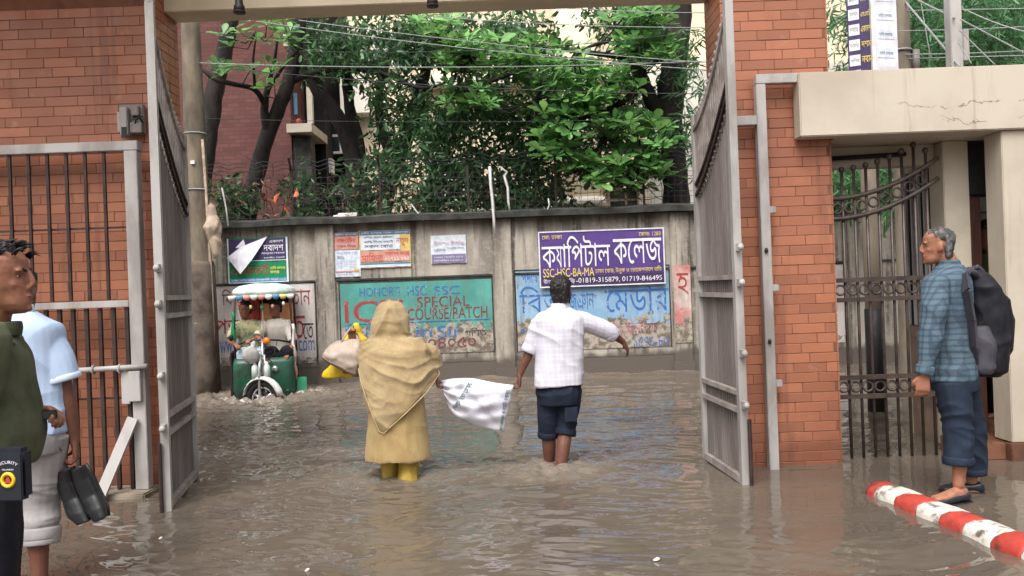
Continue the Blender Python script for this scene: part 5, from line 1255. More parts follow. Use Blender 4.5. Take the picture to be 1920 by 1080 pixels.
# ---- woman in the mustard shawl
YW = 6.18
wm = thing('person', 'woman in mustard shawl and long tunic wading away with bags on her shoulder', 'person', (-.92, YW, 0))
l = local(wm, YW)
sz = 1.0
def embroidered(name, c1, c2, z0):
    g = G(name); co = g.co(); c = g.mix(g.ramp(g.noise(6, co, 5), .35, .7), c1, c2)
    vo = g.n('ShaderNodeTexVoronoi', Scale=34.0); g.t.links.new(co, vo.inputs['Vector']); dots = g.ramp(vo.outputs['Distance'], .10, .26, 1, 0)
    c = g.mix(g.math('MULTIPLY', dots, .30), c, tuple(min(1, x*1.5) for x in c1))
    sp = g.n('ShaderNodeSeparateXYZ'); g.t.links.new(co, sp.inputs[0]); wz = g.math('ADD', sp.outputs[2], g.math('MULTIPLY', g.noise(5, co), .16))
    c = g.mix(g.math('MULTIPLY', g.ramp(wz, z0, z0+.10, 1, 0), .38), c, tuple(x*.45 for x in c2))     # soaked hem
    h = g.math('ADD', g.noise(210, co, 3), g.math('MULTIPLY', dots, .6)); g.bump(h, .35, .002); g.out(c, .85, .15)
    g.b.inputs['Sheen Weight'].default_value = .15; return g.m
m_shawl = embroidered('mustard_shawl', srgb(170, 150, 114), srgb(150, 128, 94), .1); m_tunic = embroidered('mustard_tunic', srgb(166, 143, 98), srgb(148, 124, 84), .17); m_trous = cloth('yellow_trousers', srgb(186, 158, 72), srgb(158, 130, 58), rough=.55)
B = MB(); hd = l(733, 588); nk = l(733, 640); pel = l(744, 748)
head_p, R3 = head_mesh(B, hd+Vector((0, .015, .0)), (.05, 1, 0), 0, .93)
B.tube([nk-UP*.05, nk+UP*.02, hd-UP*.03], [.06, .05, .05], 12)
B.loft(torso_secs(pel, nk, XV, YV, .85, .85), 14)
shL, elL, wrL = l(694, 672), l(676, 688, .16), l(660, 640, .10); shR, elR, wrR = l(776, 668), l(806, 672, .02), l(818, 706, .06)
elR = l(806, 668, .02)
arm(B, shL, elL, wrL, .85); arm(B, shR, elR, wrR, .85)
hand(B, wrL, (.06, -.05, 1), (0, -1, -.2), (1, 0, 0), 1.0, .88); hand(B, wrR, (.12, .15, -1), (1, .1, 0), (0, 1, 0), 1.0, .88)
knL, knR = l(731, 840, .05), l(766, 836, -.02); anL, anR = l(731, 905, .08), l(764, 905, -.10); anL.z = -.18; anR.z = -.18
leg(B, pel+Vector((-.08, 0, -.03)), knL, anL, (0, 1, 0), .9); leg(B, pel+Vector((.08, 0, -.03)), knR, anR, (0, 1, 0), .9)
blob('body', B, sk_a, wm, .008, 3)
face(wm, head_p, R3, .93)
C = MB()
q = lambda u, v, dy=0: l(u, v, dy)
C.loft([(q(749, 859), XV*.252, YV*.20), (q(748, 830), XV*.238, YV*.19), (q(746, 790), XV*.222, YV*.175), (q(744, 750), XV*.205, YV*.155), (q(738, 710), XV*.185, YV*.135), (q(735, 675), XV*.18, YV*.12), (q(734, 655), XV*.12, YV*.08)], 28, 2.3)
hemn = [folds((7, 7, .9), .012, 6, .25), folds((17, 17, 2.0), .005, 16, .3), folds((4, 4, 9), .003, 46, .5)]
blob('tunic', C, m_tunic, wm, .009, 3, hemn)
C = MB()
for kn_, an_ in ((knL, anL), (knR, anR)): C.tube([kn_+UP*.25, kn_, kn_.lerp(an_, .55), kn_.lerp(an_, 1.0)], [.08, .072, .069, .066], 16, 1)
blob('trousers', C, m_trous, wm, .007, 2, [folds((14, 14, 4), .010, 9, .5), folds((8, 8, 16), .005, 19, .5)])
# shawl: hood, shoulders and the big triangular fall down the back
C = MB()
hc = hd+Vector((0, .0, .02))
C.loft([(q(734, 672), XV*.215, YV*.15), (q(732, 652), XV*.205, YV*.14), (q(730, 638), XV*.180, YV*.130), (q(730, 628), XV*.150, YV*.118), (q(731, 617), XV*.158, YV*.128), (q(732, 604), XV*.155, YV*.130), (q(733, 590, .005), XV*.136, YV*.128), (q(733, 577, .005), XV*.112, YV*.118), (q(733, 567, .005), XV*.080, YV*.09), (q(733, 562, .005), XV*.048, YV*.055), (q(733, 560, .005), XV*.018, YV*.02)], 24, 2.1)
C.loft([(q(736, 770), XV*.19, YV*.150), (q(738, 740), XV*.235, YV*.175), (q(741, 710), XV*.268, YV*.19), (q(739, 690), XV*.262, YV*.19), (q(737, 668), XV*.240, YV*.17), (q(735, 648), XV*.215, YV*.150), (q(735, 634), XV*.16, YV*.125)], 28, 2.3)
# fall of cloth over the right arm and the point at the back
def sheet(mb, rows, th=.02):
    n = len(rows[0]); vs = []; 
    for side in (0, 1):
        for r in rows: vs += [p+Vector((0, th*side, 0)) for p in r]
    k = len(rows)*n; fs = []; m = len(rows)
    for j in range(m-1):
        for i in range(n-1):
            a = j*n+i; fs += [(a, a+1, a+n+1, a+n), (k+a, k+a+n, k+a+n+1, k+a+1)]
    for i in range(n-1): fs += [(i, k+i, k+i+1, i+1), ((m-1)*n+i, (m-1)*n+i+1, k+(m-1)*n+i+1, k+(m-1)*n+i)]
    for j in range(m-1): fs += [(j*n, (j+1)*n, k+(j+1)*n, k+j*n), (j*n+n-1, k+j*n+n-1, k+(j+1)*n+n-1, (j+1)*n+n-1)]
    mb.add(vs, fs)
rows = []
L_ = [(676, 640), (671, 665), (672, 690), (678, 720), (688, 750), (699, 780), (711, 808)]; R_ = [(790, 632), (804, 655), (818, 680), (824, 700), (800, 735), (762, 773), (719, 812)]
for j in range(7):
    row = []
    for i in range(13):
        s_ = i/12; u = L_[j][0]*(1-s_)+R_[j][0]*s_; v = L_[j][1]*(1-s_)+R_[j][1]*s_; xx = (u-741)/76
        row.append(q(u, v, -(.205-.085*max(0, 1-j/1.6))*math.sqrt(max(0, 1-min(1, abs(xx))**2.4))-.012 + .03*(j == 6)))
    rows.append(row)
sheet(C, rows, .05)
C.tube([shR+Vector((-.02, -.02, .02)), elR+Vector((0, -.01, .01)), wrR.lerp(elR, .35)], [.10, .085, .062], 14, 3)
def drape(co):
    x = co[:, 0]; z = co[:, 2]; s_ = z-.95*(x-.02)**2*1.6+.18*x+.03*vnoise(co*4.0, 3)
    m_ = np.clip((1.02-z)/.15, 0, 1); n_ = np.clip(.5+.9*vnoise(co*np.array([4, 4, 6]), 17), 0, 1.2)
    s_ = s_+.05*vnoise(co*np.array([5, 5, 7]), 77); rg = lambda a: 1-2*np.abs(np.sin(a))**.7
    w_ = rg(s_*17)+.35*rg(s_*41+1.0)+.5*np.sin(s_*13+2)
    hood = np.clip((z-.98)/.1, 0, 1)*(1-2*np.abs(np.sin(x*24+(z-1.3)*13*np.sign(x+.02)+1.2*vnoise(co*5, 4)))**.7)
    return .0125*m_*n_*w_*np.sign(.1-co[:, 1]).clip(0, 1)+.010*hood
fd = [drape, folds((9, 9, 16), .004, 7, .6, rot=.3), folds((13, 13, 5), .003, 13, .5)]
blob('shawl', C, m_shawl, wm, .0085, 3, fd)
C = MB(); edge = [r[-1] for r in rows]+[r[0] for r in rows[::-1]]
C.tube([p_+Vector((0, -.004, -.004)) for p_ in edge[2:-2]], .0045, 6); C.build('shawl_border', cloth('shawl_lace', srgb(180, 160, 122)), wm, True)
C = MB(); C.torus(wrL-UP*.004, .030, .006, (0, 0, 1), 16, 6); C.build('bangle', m_bar, wm, True)
C = MB(); C.loft([(wrL+Vector((-.005, -.036, -.002)), XV*.020, UP*.020), (wrL+Vector((-.005, -.045, -.002)), XV*.020, UP*.020)], 16); C.build('watch', m_white, wm)
# her bags
m_tote = M('taupe_bag', srgb(176, 160, 146), srgb(156, 140, 126), .45, 5, bump=.25, bs=16, bd=.01); m_toteb = plain('taupe_bag_base', srgb(120, 104, 94), .5); m_yel = M('yellow_plastic', srgb(226, 196, 36), srgb(206, 170, 30), .35, 6, bump=.4, bs=22, bd=.01, spec=.5)
tb = thing('tote_bag', 'taupe shopping bag hanging from the raised hand of the woman', 'bag', P(645, 690, YW+.0)); l2 = lambda u, v, dy=0: P(u, v, YW+.0+dy)-tb.location
C = MB(); C.loft([(l2(640, 686, -.02), XV*.137+UP*-.075, YV*.09), (l2(643, 676, -.02), XV*.140+UP*-.07, YV*.11), (l2(649, 658, -.01), XV*.128+UP*-.045, YV*.10), (l2(655, 644, 0), XV*.095+UP*-.02, YV*.06), (l2(658, 637, 0), XV*.07, YV*.03)], 18, 3.2); blob('bag_body', C, m_tote, tb, .009, 2, [lambda co: .006*vnoise(co*14, 2)+.005*vnoise(co*30, 3), folds((5, 5, 14), .004, 33)])
C = MB(); C.loft([(l2(639, 689.5, -.02), XV*.137+UP*-.077, YV*.092), (l2(640, 683, -.02), XV*.1425+UP*-.077, YV*.113)], 18, 3.2); blob('bag_base', C, m_toteb, tb, .009, 1)
for d_ in (-.05, .04): C = MB(); C.tube([l2(640, 642, d_), l2(650, 624, d_*.5), l2(662, 610, .10), l2(668, 624, .1), l2(672, 645, d_*.5)], .007, 6); C.build('strap', m_tote, tb, True)
yb = thing('plastic_bag', 'yellow plastic bag hanging behind the taupe bag of the woman', 'bag', P(660, 670, YW+.16)); l3 = lambda u, v, dy=0: P(u, v, YW+.16+dy)-yb.location
C = MB(); C.loft([(l3(649, 706), XV*.195, YV*.04), (l3(648, 698), XV*.185, YV*.055), (l3(652, 680), XV*.13, YV*.06), (l3(660, 655), XV*.10, YV*.045), (l3(664, 636), XV*.10, YV*.03), (l3(664, 622), XV*.055, YV*.02), (l3(667, 606), XV*.018, YV*.015)], 18); blob('bag_body', C, m_yel, yb, .008, 1, [folds((10, 10, 3), .012, 3, .5), lambda co: .008*vnoise(co*22, 5)])
C = MB(); C.loft([(l3(654, 697, -.075), XV*.05, UP*.018), (l3(654, 697, -.068), XV*.05, UP*.018)], 14); C.build('red_print', m_kred, yb)

# ---- the white sack between the two
YS = 6.26
sk = thing('sack', 'white woven sack with green print carried between the woman and the man', 'sack', P(890, 770, YS)); l4 = lambda u, v, dy=0: P(u, v, YS+dy)-sk.location
top_ = [(826, 714), (850, 710), (885, 709), (925, 717), (963, 722)]; bot = [(832, 742), (850, 776), (885, 797), (922, 806), (944, 811)]; nU, nV = 33, 19
def bez(pts, t):
    n = len(pts)-1; x = t*n; i = min(int(x), n-1); f = x-i; p0, p1, p2, p3 = pts[max(i-1, 0)], pts[i], pts[i+1], pts[min(i+2, n)]
    return tuple(.5*((2*p1[k])+(p2[k]-p0[k])*f+(2*p0[k]-5*p1[k]+4*p2[k]-p3[k])*f*f+(3*p1[k]-p0[k]-3*p2[k]+p3[k])*f**3) for k in (0, 1))
def sackpt(s, t, side=-1, lift=0):
    a, b = bez(top_, s), bez(bot, s); u = a[0]*(1-t)+b[0]*t; v = a[1]*(1-t)+b[1]*t
    bul = .085*(max(0, math.sin(math.pi*min(1, s*.98+.01)))**.55)*(max(0, math.sin(math.pi*(t*.94+.03)))**.6)
    f = .010*math.sin(9*(s*1.6-t*1.1)+2.0)*math.sin(math.pi*t)+.012*math.exp(-s*5)*math.sin(t*26+s*9)+.007*math.sin(15*(s*.8+t*1.5)+1)+.010*math.exp(-((s-t*.75-.25)/.05)**2)*math.sin(math.pi*t)
    f += .012*math.exp(-((s*.75+t*.55-.78)/.035)**2)-.010*math.exp(-((s*.9+t*.35-.42)/.03)**2)
    return l4(u, v, side*(bul+f*(.7+bul*12)+lift))
C = MB()
C.add([sackpt(i/(nU-1), j/(nV-1), sd_) for sd_ in (-1, 1) for j in range(nV) for i in range(nU)],
      [(o+j*nU+i, o+j*nU+i+1, o+(j+1)*nU+i+1, o+(j+1)*nU+i) for o in (0, nU*nV) for j in range(nV-1) for i in range(nU-1)])
k = nU*nV; e = [j*nU for j in range(nV)]; e2 = [j*nU+nU-1 for j in range(nV)]; e3 = list(range(nU)); e4 = [(nV-1)*nU+i for i in range(nU)]
for lst in (e, e2, e3, e4): C.f += [(a, b, b+k, a+k) for a, b in zip(lst[:-1], lst[1:])]
m_sack = M('white_sack', srgb(206, 204, 212), srgb(188, 186, 198), .5, 8, bump=.3, bs=90, bd=.002)
C.build('sack_body', m_sack, sk, True)
for (s0, s1, txtv) in (((.93, .93), (.86, .98), 'ঢাকা উতর বাজার'), ((.50, .50), (.30, .74), 'ময়দা কল')):
    pl2 = lambda a, b, s0=s0: tuple(sackpt(s0[0]+b*.05-.12*a*(s0[0] < .6), a, -1, .006))
    lettering(txtv, .10, .97 if s0[0] > .6 else .86, -.75, .75, 0, t_green, sk, .03, lambda a, b, s0=s0: tuple(sackpt(s0[0]-.01-b*.055-(.30*(a-.1) if s0[0] < .6 else .02*a), a, -1, .007)))

# ---- older man with the backpack on the pavement
YC = 4.98
om = thing('person', 'grey haired man in blue checked shirt standing on the kerb with a backpack', 'person', (2.66, YC, 0), R(62))
l = local(om, YC); iv = lambda x, y, z=0: inv(om, (x, y, z)); B = MB()
hd = l(1757, 461); nk = l(1778, 500); pel = l(1785, 702); FR = YV; SD = XV
head_p, R3 = head_mesh(B, hd, inv(om, (-.93, .37, 0)), -.02, .94)
B.tube([nk-UP*.07, nk+UP*.015, hd-UP*.04+iv(.02, 0)], [.072, .062, .060], 12)
B.loft(torso_secs(pel, nk, SD, FR, .84, .84), 14)
shL, elL, wrL = l(1759, 540, -.155), l(1746, 628, -.18), l(1732, 703, -.185); shR, elR, wrR = l(1790, 532, .17), l(1780, 620, .22), l(1752, 690, .26)
arm(B, shL, elL, wrL, .86); arm(B, shR, elR, wrR, .86); hand(B, wrL, iv(-.10, 0, -1), iv(.2, .95, 0), iv(-1, .1, 0), .55); hand(B, wrR, iv(-.1, 0, -1), iv(0, -1, 0), iv(-1, 0, 0), .5)
hipL, hipR = l(1785, 715, -.08), l(1800, 712, .08); knL, knR = l(1797, 815, -.09), l(1822, 810, .09); anL, anR = l(1797, 908, -.10), l(1822, 900, .12)
toeL, toeR = iv(-.95, -.22), iv(-.9, .25)
leg(B, hipL, knL, anL, toeL); leg(B, hipR, knR, anR, toeR)
blob('body', B, sk_c, om, .006, 2, [carve(head_p)]); face(om, head_p, R3, .94, m_grey_hair); hair(om, head_p, R3, m_grey_hair, s=.94, top=-.002, back=-.085, fr=.05, spiky=.004, voxel=.0045)
m_shirtC = plaid('blue_checked_shirt', srgb(84, 102, 114), srgb(48, 60, 76), srgb(90, 108, 120), .036, amt=.5)
prof = [(-.045, .170, .138, .0), (.08, .168, .138, .004), (.25, .166, .134, .012), (.45, .170, .128, .012), (.62, .180, .126, .006), (.80, .190, .122, 0), (.90, .172, .106, -.004), (.965, .120, .086, -.006), (1.005, .076, .072, -.004)]
C = MB(); C.loft(torso_secs(pel, nk, SD, FR, 1, 1, 0, -1, prof), 24, 2.4)
C.tube([shL+iv(.01, .03, .01), shL.lerp(elL, .4), elL, elL.lerp(wrL, .5), elL.lerp(wrL, .92)], [.080, .073, .061, .053, .047], 14, 3); C.tube([shR+iv(0, -.02, 0), shR.lerp(elR, .5), elR, elR.lerp(wrR, .9)], [.076, .07, .06, .05], 14, 3)
blob('shirt', C, m_shirtC, om, .0075, 4, [folds((8, 8, 4), .008, 42, .6), folds((4, 4, 13), .007, 52, .6, rot=.3), lambda co: .004*vnoise(co*13, 44)])
cuff(om, elL.lerp(wrL, .88), wrL, .05, m_shirtC, 'sleeve_cuff', .055)
C = MB(); C.loft([(nk-UP*.012, XV*.078, YV*.074), (nk+UP*.014, XV*.078, YV*.072), (nk+UP*.042+YV*.004, XV*.071, YV*.068)], 18); blob('collar', C, m_shirtC, om, .006, 1)
m_jean2 = M('navy_jeans', srgb(34, 43, 57), srgb(48, 59, 77), .8, 5, lo=.5, hi=.8, bump=.3, bs=300, bd=.001, spec=.2)
C = MB(); C.loft(torso_secs(pel, nk, SD, FR, 1, 1, 0, -1, [(-.14, .158, .130, -.012), (-.05, .168, .132, -.012), (.06, .165, .124, 0)]), 18, 2.3)
for hp, kn_, an_, e_ in ((hipL, knL, anL, .55), (hipR, knR, anR, .82)): C.tube([hp, hp.lerp(kn_, .5), kn_, kn_.lerp(an_, e_)], [.098, .090, .082, .078], 16, 1)
blob('jeans', C, m_jean2, om, .0075, 3, [folds((5, 5, 13), .009, 61, .6, rot=.35), folds((11, 11, 6), .004, 62)])
cuff(om, knL.lerp(anL, .52), anL, .086, m_jean2, 'rolled_cuff', .05); cuff(om, knR.lerp(anR, .79), anR, .084, m_jean2, 'rolled_cuff', .04)
m_shoe = plain('black_shoe', srgb(34, 38, 48), .3, .5)
for an_, toe in ((anL, toeL), (anR, toeR)):
    sd_ = toe.cross(UP).normalized(); b = an_-UP*.055; b.z = .035
    C = MB(); C.loft([(b-toe*.07-UP*.006, sd_*.028, UP*.028), (b-toe*.045, sd_*.039, UP*.036), (b+toe*.0, sd_*.041, UP*.024), (b+toe*.05-UP*.004, sd_*.045, UP*.028), (b+toe*.12-UP*.012, sd_*.050, UP*.026), (b+toe*.175-UP*.018, sd_*.046, UP*.017), (b+toe*.20-UP*.02, sd_*.026, UP*.012)], 16, 2.6); o = blob('shoe', C, m_shoe, om, .006, 1)
    C = MB(); C.loft([(b-toe*.075-UP*.036, sd_*.03, UP*.008), (b-toe*.02-UP*.036, sd_*.042, UP*.008), (b+toe*.12-UP*.036, sd_*.052, UP*.008), (b+toe*.205-UP*.034, sd_*.028, UP*.008)], 14, 2.8); C.build('sole', m_black, o, True)
C = MB(); C.torus(wrL+UP*.012, .030, .006, iv(.1, 0, 1), 16, 6); C.build('watch', plain('gold_watch', srgb(186, 150, 84), .3, .5, .6), om, True)
# backpack
m_pack = cloth('backpack_fabric', srgb(22, 22, 26), srgb(34, 34, 40), rough=.6); m_pack2 = cloth('backpack_grey', srgb(74, 72, 80), srgb(58, 57, 64), rough=.6)
bk = thing('backpack', 'black and grey backpack worn by the man on the kerb', 'backpack', P(1850, 705, YC+.12), R(62)); l = local(bk, YC+.06)
C = MB(); pc = lambda u, v, dy=0: l(u, v, dy)
C.loft([(pc(1848, 704, .04), XV*.10, YV*.075), (pc(1848, 694, .04), XV*.155, YV*.115), (pc(1850, 640, .05), XV*.165, YV*.125), (pc(1852, 580, .05), XV*.16, YV*.118), (pc(1844, 540, .05), XV*.145, YV*.095), (pc(1832, 515, .05), XV*.115, YV*.062), (pc(1827, 506, .05), XV*.06, YV*.03)], 22, 3); blob('main_bag', C, m_pack, bk, .008, 2, [folds((6, 6, 9), .008, 71, .5), lambda co: .005*vnoise(co*18, 72)])
C = MB(); C.loft([(pc(1872, 668, .06), XV*.09, YV*.05), (pc(1874, 655, .06), XV*.125, YV*.07), (pc(1877, 600, .06), XV*.125, YV*.07), (pc(1874, 562, .06), XV*.115, YV*.055), (pc(1868, 550, .06), XV*.06, YV*.03)], 18, 3); blob('front_pocket', C, m_pack, bk, .008, 2, [folds((7, 7, 9), .006, 75, .5)])
C = MB(); C.loft([(pc(1838, 700, -.11), XV*.06, YV*.06), (pc(1839, 690, -.11), XV*.075, YV*.085), (pc(1840, 640, -.11), XV*.07, YV*.08), (pc(1836, 612, -.10), XV*.05, YV*.05)], 16, 2.6); blob('side_pocket', C, m_pack2, bk, .008, 2, [folds((6, 6, 9), .006, 77, .5)])
C = MB(); pp = [pc(1818, 503, -.10), pc(1807, 516, -.22), pc(1812, 545, -.28), pc(1822, 600, -.26), pc(1826, 650, -.22), pc(1826, 680, -.16)]
for a, b in zip(pp[:-1], pp[1:]): C.bar(a, b, .014, .062, up=iv(.1, -1, .1))
C.build('strap', m_pack2, bk)
C = MB(); C.tube([pc(1824, 508, .02), pc(1832, 500, .0), pc(1842, 508, .03), pc(1838, 522, .05)], .016, 8); C.tube([pc(1815, 506, -.08), pc(1826, 512, -.06), pc(1834, 524, -.02)], .022, 8); C.build('grab_loop', m_pack2, bk, True)
for u, v, d_ in ((1866, 636, -.06), (1881, 645, -.02)):
    C = MB(); a = pc(u, v, d_-.02); C.bar(a, a-UP*.05, .012, .006); C.build('zip_pull', m_white, bk)
for d_, uu in ((.0, 1862), (.012, 1884)): C = MB(); C.tube([pc(uu-8, 545, d_-.05), pc(uu, 555, d_-.06), pc(uu+4, 600, d_-.06), pc(uu+4, 650, d_-.06)], .004, 6); C.build('zip', m_pack2, bk, True)

# ---- man in the light blue polo shirt holding his shoes
YE = 3.92
pm = thing('person', 'man in pale blue polo shirt and rolled grey trousers seen from behind', 'person', (-2.33, YE, 0))
l = local(pm, YE); B = MB(); hd = l(28, 545); nk = l(34, 588); pel = l(54, 800)
head_p, R3 = head_mesh(B, hd+Vector((-.01, .05, -.01)), (-.1, 1, 0), -.15)
B.tube([nk-UP*.07, nk+UP*.01, hd-UP*.03+Vector((0, .02, 0))], [.072, .062, .060], 12); B.loft(torso_secs(pel, nk, XV, YV, .95, .95), 14)
shR, elR, wrR = l(92, 632), l(122, 730, .02), l(140, 826, .05); shL, elL, wrL = l(-26, 640), l(-48, 735), l(-50, 830, .1)
arm(B, shR, elR, wrR, 1.06); arm(B, shL, elL, wrL, 1); hand(B, wrR, (.04, .05, -1), (-.85, -.35, 0), (-.2, 1, 0), .95); hand(B, wrL, (0, .1, -1), (1, 0, 0), (0, 1, 0), .5)
hipR, hipL = pel+Vector((.085, 0, -.03)), pel+Vector((-.085, 0, -.03)); knR, knL = l(76, 935, .05), l(10, 935, .02); anR, anL = l(74, 1075, 0), l(8, 1080, .1)
anR.z = .06; anL.z = .06
leg(B, hipR, knR, anR, (.1, 1, 0), 1.08); leg(B, hipL, knL, anL, (-.1, 1, 0), 1.08)
blob('body', B, sk_b, pm, .006, 3); face(pm, head_p, R3); hair(pm, head_p, R3)
m_polo = cloth('pale_blue_polo', srgb(174, 192, 218), srgb(160, 178, 206)); m_rib = cloth('polo_rib', srgb(194, 206, 226))
prof = [(-.06, .182, .145, -.01), (.06, .182, .142, -.008), (.25, .182, .135, .0), (.45, .188, .13, .004), (.62, .198, .134, .004), (.80, .206, .13, 0), (.90, .19, .11, -.006), (.965, .125, .086, -.01), (1.005, .078, .072, -.008)]
C = MB(); C.loft(torso_secs(pel, nk, XV, YV, 1, 1, 0, -1, prof), 26, 2.4); C.tube([shR+Vector((-.03, 0, .005)), shR.lerp(elR, .4), shR.lerp(elR, .80)], [.084, .082, .078], 16, 3); C.tube([shL+Vector((.03, 0, .005)), shL.lerp(elL, .4), shL.lerp(elL, .8)], [.084, .082, .078], 16, 3)
blob('polo_shirt', C, m_polo, pm, .007, 4, [folds((6, 6, 2.5), .007, 82, .6), folds((3.5, 3.5, 9), .005, 83, .6, rot=-.4)])
cuff(pm, shR.lerp(elR, .79), elR, .084, m_rib, 'sleeve_band', .03)
C = MB(); C.loft([(nk-UP*.016+Vector((0, -.014, 0)), XV*.082, YV*.076), (nk+UP*.016+Vector((0, -.012, 0)), XV*.080, YV*.074), (nk+UP*.044+Vector((0, -.006, 0)), XV*.072, YV*.068)], 18); blob('collar', C, m_rib, pm, .006, 1)
m_gtr = cloth('grey_trousers', srgb(162, 157, 156), srgb(140, 136, 137)); m_gdark = plain('pocket_line', srgb(120, 116, 118), .8)
C = MB(); C.loft(torso_secs(pel, nk, XV, YV, 1, 1, 0, -1, [(-.22, .160, .125, -.02), (-.1, .172, .14, -.022), (.03, .17, .13, -.01), (.1, .162, .115, 0)]), 18, 2.3)
for hp, kn_, an_ in ((hipR, knR, anR), (hipL, knL, anL)): C.tube([hp, hp.lerp(kn_, .5), kn_, kn_.lerp(an_, .50)], [.108, .098, .084, .080], 16, 1)
blob('trousers', C, m_gtr, pm, .0065, 3, [folds((4, 4, 10), .006, 91, .6, rot=.3), lambda co: .010*np.clip((.62-co[:, 2])/.15, 0, 1)*(1-2*np.abs(vnoise(co*np.array([5, 5, 26]), 92)))])
for kn_, an_ in ((knR, anR), (knL, anL)):
    cuff(pm, kn_.lerp(an_, .42), an_, .089, m_gtr, 'rolled_cuff', .06); cuff(pm, kn_.lerp(an_, .51), an_, .086, m_gtr, 'rolled_cuff', .035)
C = MB(); C.tube([pel+Vector((.10, -.10, .0)), pel+Vector((.15, -.085, -.03)), pel+Vector((.172, -.03, -.12))], .004, 6); C.build('pocket_seam', m_gdark, pm, True)
C = MB(); C.loft([(pel+UP*.035, XV*.176, YV*.14), (pel+UP*.065, XV*.175, YV*.138)], 24, 2.3); C.build('belt', m_bar, pm, True)
# his shoes
def held_shoe(label, pts, rr):
    b = P(*pts[0], YE+.02); t = thing('shoe', label, 'shoe', b, 0, 'black shoes held by the man in the polo shirt'); C = MB(); n = len(pts)
    cs_ = [P(u, v, YE+.02+.02*math.sin(i))-b for i, (u, v) in enumerate(pts)]; d = (cs_[-1]-cs_[0]).normalized(); sdv = d.cross(YV).normalized()
    C.loft([(c_, sdv*r, YV*r*.72) for c_, r in zip(cs_, rr)], 16, 2.6); blob('upper', C, m_shoe2, t, .005, 1, [lambda co: .003*vnoise(co*24, 3)])
    C = MB(); C.loft([(c_+Vector((0, .03, 0))-sdv*.004, sdv*(r+.004), YV*.010) for c_, r in zip(cs_, rr)], 14, 2.6); C.build('sole', m_black, t, True)
    return t
m_shoe2 = plain('black_leather_shoe', srgb(22, 22, 25), .32, .5)
held_shoe('left black shoe of the pair dangling from the hand of the polo shirt man', [(122, 880), (126, 905), (136, 935), (147, 962), (158, 980)], [.036, .046, .046, .050, .034])
held_shoe('right black shoe of the pair dangling from the hand of the polo shirt man', [(146, 876), (156, 900), (170, 930), (181, 955), (190, 974)], [.034, .046, .046, .050, .034])

# ---- guard in the olive shirt at the frame edge
YD = 2.55
gd = thing('person', 'guard in olive green shirt and dark trousers facing the gate and holding a phone', 'person', (-1.66, YD, 0), R(-66))
l = local(gd, YD); iv = lambda x, y, z=0: inv(gd, (x, y, z)); B = MB(); hd = l(2, 523); nk = l(-30, 620); pel = l(-46, 858)
head_p, R3 = head_mesh(B, hd, inv(gd, (.985, .17, 0)), .04, .95)
B.tube([nk-UP*.07, nk+UP*.015+iv(.01, 0), hd-UP*.04-iv(.02, .0)], [.074, .064, .062], 14); B.loft(torso_secs(pel, nk, XV, YV, .95, .95), 14)
shR, elR, wrR = l(-40, 650, -.17), l(-66, 790, -.16), l(-30, 900, -.10); shL, elL, wrL = l(-4, 655, .18), l(-10, 765, .24), l(60, 772, .16)
wrL = l(66, 774, .12)
arm(B, shR, elR, wrR, 1); arm(B, shL, elL, wrL, 1); hand(B, wrL, iv(.9, -.25, .05), iv(.1, -.6, -.8), iv(.2, -.6, .7), .75, .92); hand(B, wrR, iv(.1, 0, -1), iv(0, 1, 0), iv(1, 0, 0), .6)
hipR, hipL = l(-40, 890, -.085), l(-30, 890, .085); knR, knL = hipR-UP*.40, hipL-UP*.40; anR, anL = knR-UP*.40, knL-UP*.40
leg(B, hipR, knR, anR, iv(1, 0)); leg(B, hipL, knL, anL, iv(1, .2))
blob('body', B, sk_a, gd, .0045, 5, [carve(head_p, .95)]); face(gd, head_p, R3, .95); hair(gd, head_p, R3, s=.95, top=.004, back=-.06, fr=.052, voxel=.004, spiky=.006)
C = MB()
for k in range(120):
    a = rng.uniform(-.065, .065); b = rng.uniform(-.08, .07); z = .116-9*a*a-.35*max(0, b-.03)-.3*max(0, -.04-b); C.tube([head_p(a, b, z-.006), head_p(a*1.06, b+.018, z+.010), head_p(a*1.1, b+.036, z+.010+rng.uniform(-.010, .006))], [.0035, .003, .0008], 4)
C.build('hair_tuft', m_hair, gd, True)
m_olive = cloth('olive_shirt', srgb(88, 92, 72), srgb(68, 72, 56))
prof = [(-.07, .170, .155, .015), (.05, .178, .165, .018), (.2, .182, .168, .022), (.38, .182, .155, .018), (.58, .192, .140, .012), (.78, .205, .134, .004), (.90, .19, .112, -.002), (.965, .12, .09, -.004), (1.005, .08, .075, -.002)]
C = MB(); C.loft(torso_secs(pel, nk, XV, YV, 1, 1, 0, -1, prof), 26, 2.3)
C.tube([shR+Vector((-.02, 0, .01)), shR.lerp(elR, .5), shR.lerp(elR, .9)], [.086, .082, .076], 16, 3); C.tube([shL+Vector((.02, 0, .01)), shL.lerp(elL, .5), shL.lerp(elL, .9)], [.086, .082, .076], 16, 3)
blob('shirt', C, m_olive, gd, .006, 4, [folds((6, 6, 3), .006, 101, .6), folds((3, 3, 9), .006, 102, .6, rot=.4)])
C = MB(); C.loft([(nk+YV*.01-UP*.02, XV*.094, YV*.094), (nk+YV*.016+UP*.004, XV*.092, YV*.092), (nk+YV*.02+UP*.026, XV*.084, YV*.086)], 18); blob('collar', C, m_olive, gd, .006, 1)
C = MB(); a = l(-14, 646, -.06); C.bar(a-YV*.02, a+YV*.06, .045, .008); C.build('epaulette', m_olive, gd, bevel=.003)
m_navy = cloth('black_trousers', srgb(28, 28, 36), srgb(38, 38, 48))
C = MB(); C.loft(torso_secs(pel, nk, XV, YV, 1, 1, 0, -1, [(-.26, .160, .135, -.0), (-.12, .170, .15, .0), (.03, .172, .155, .01), (.1, .165, .15, .015)]), 18, 2.3)
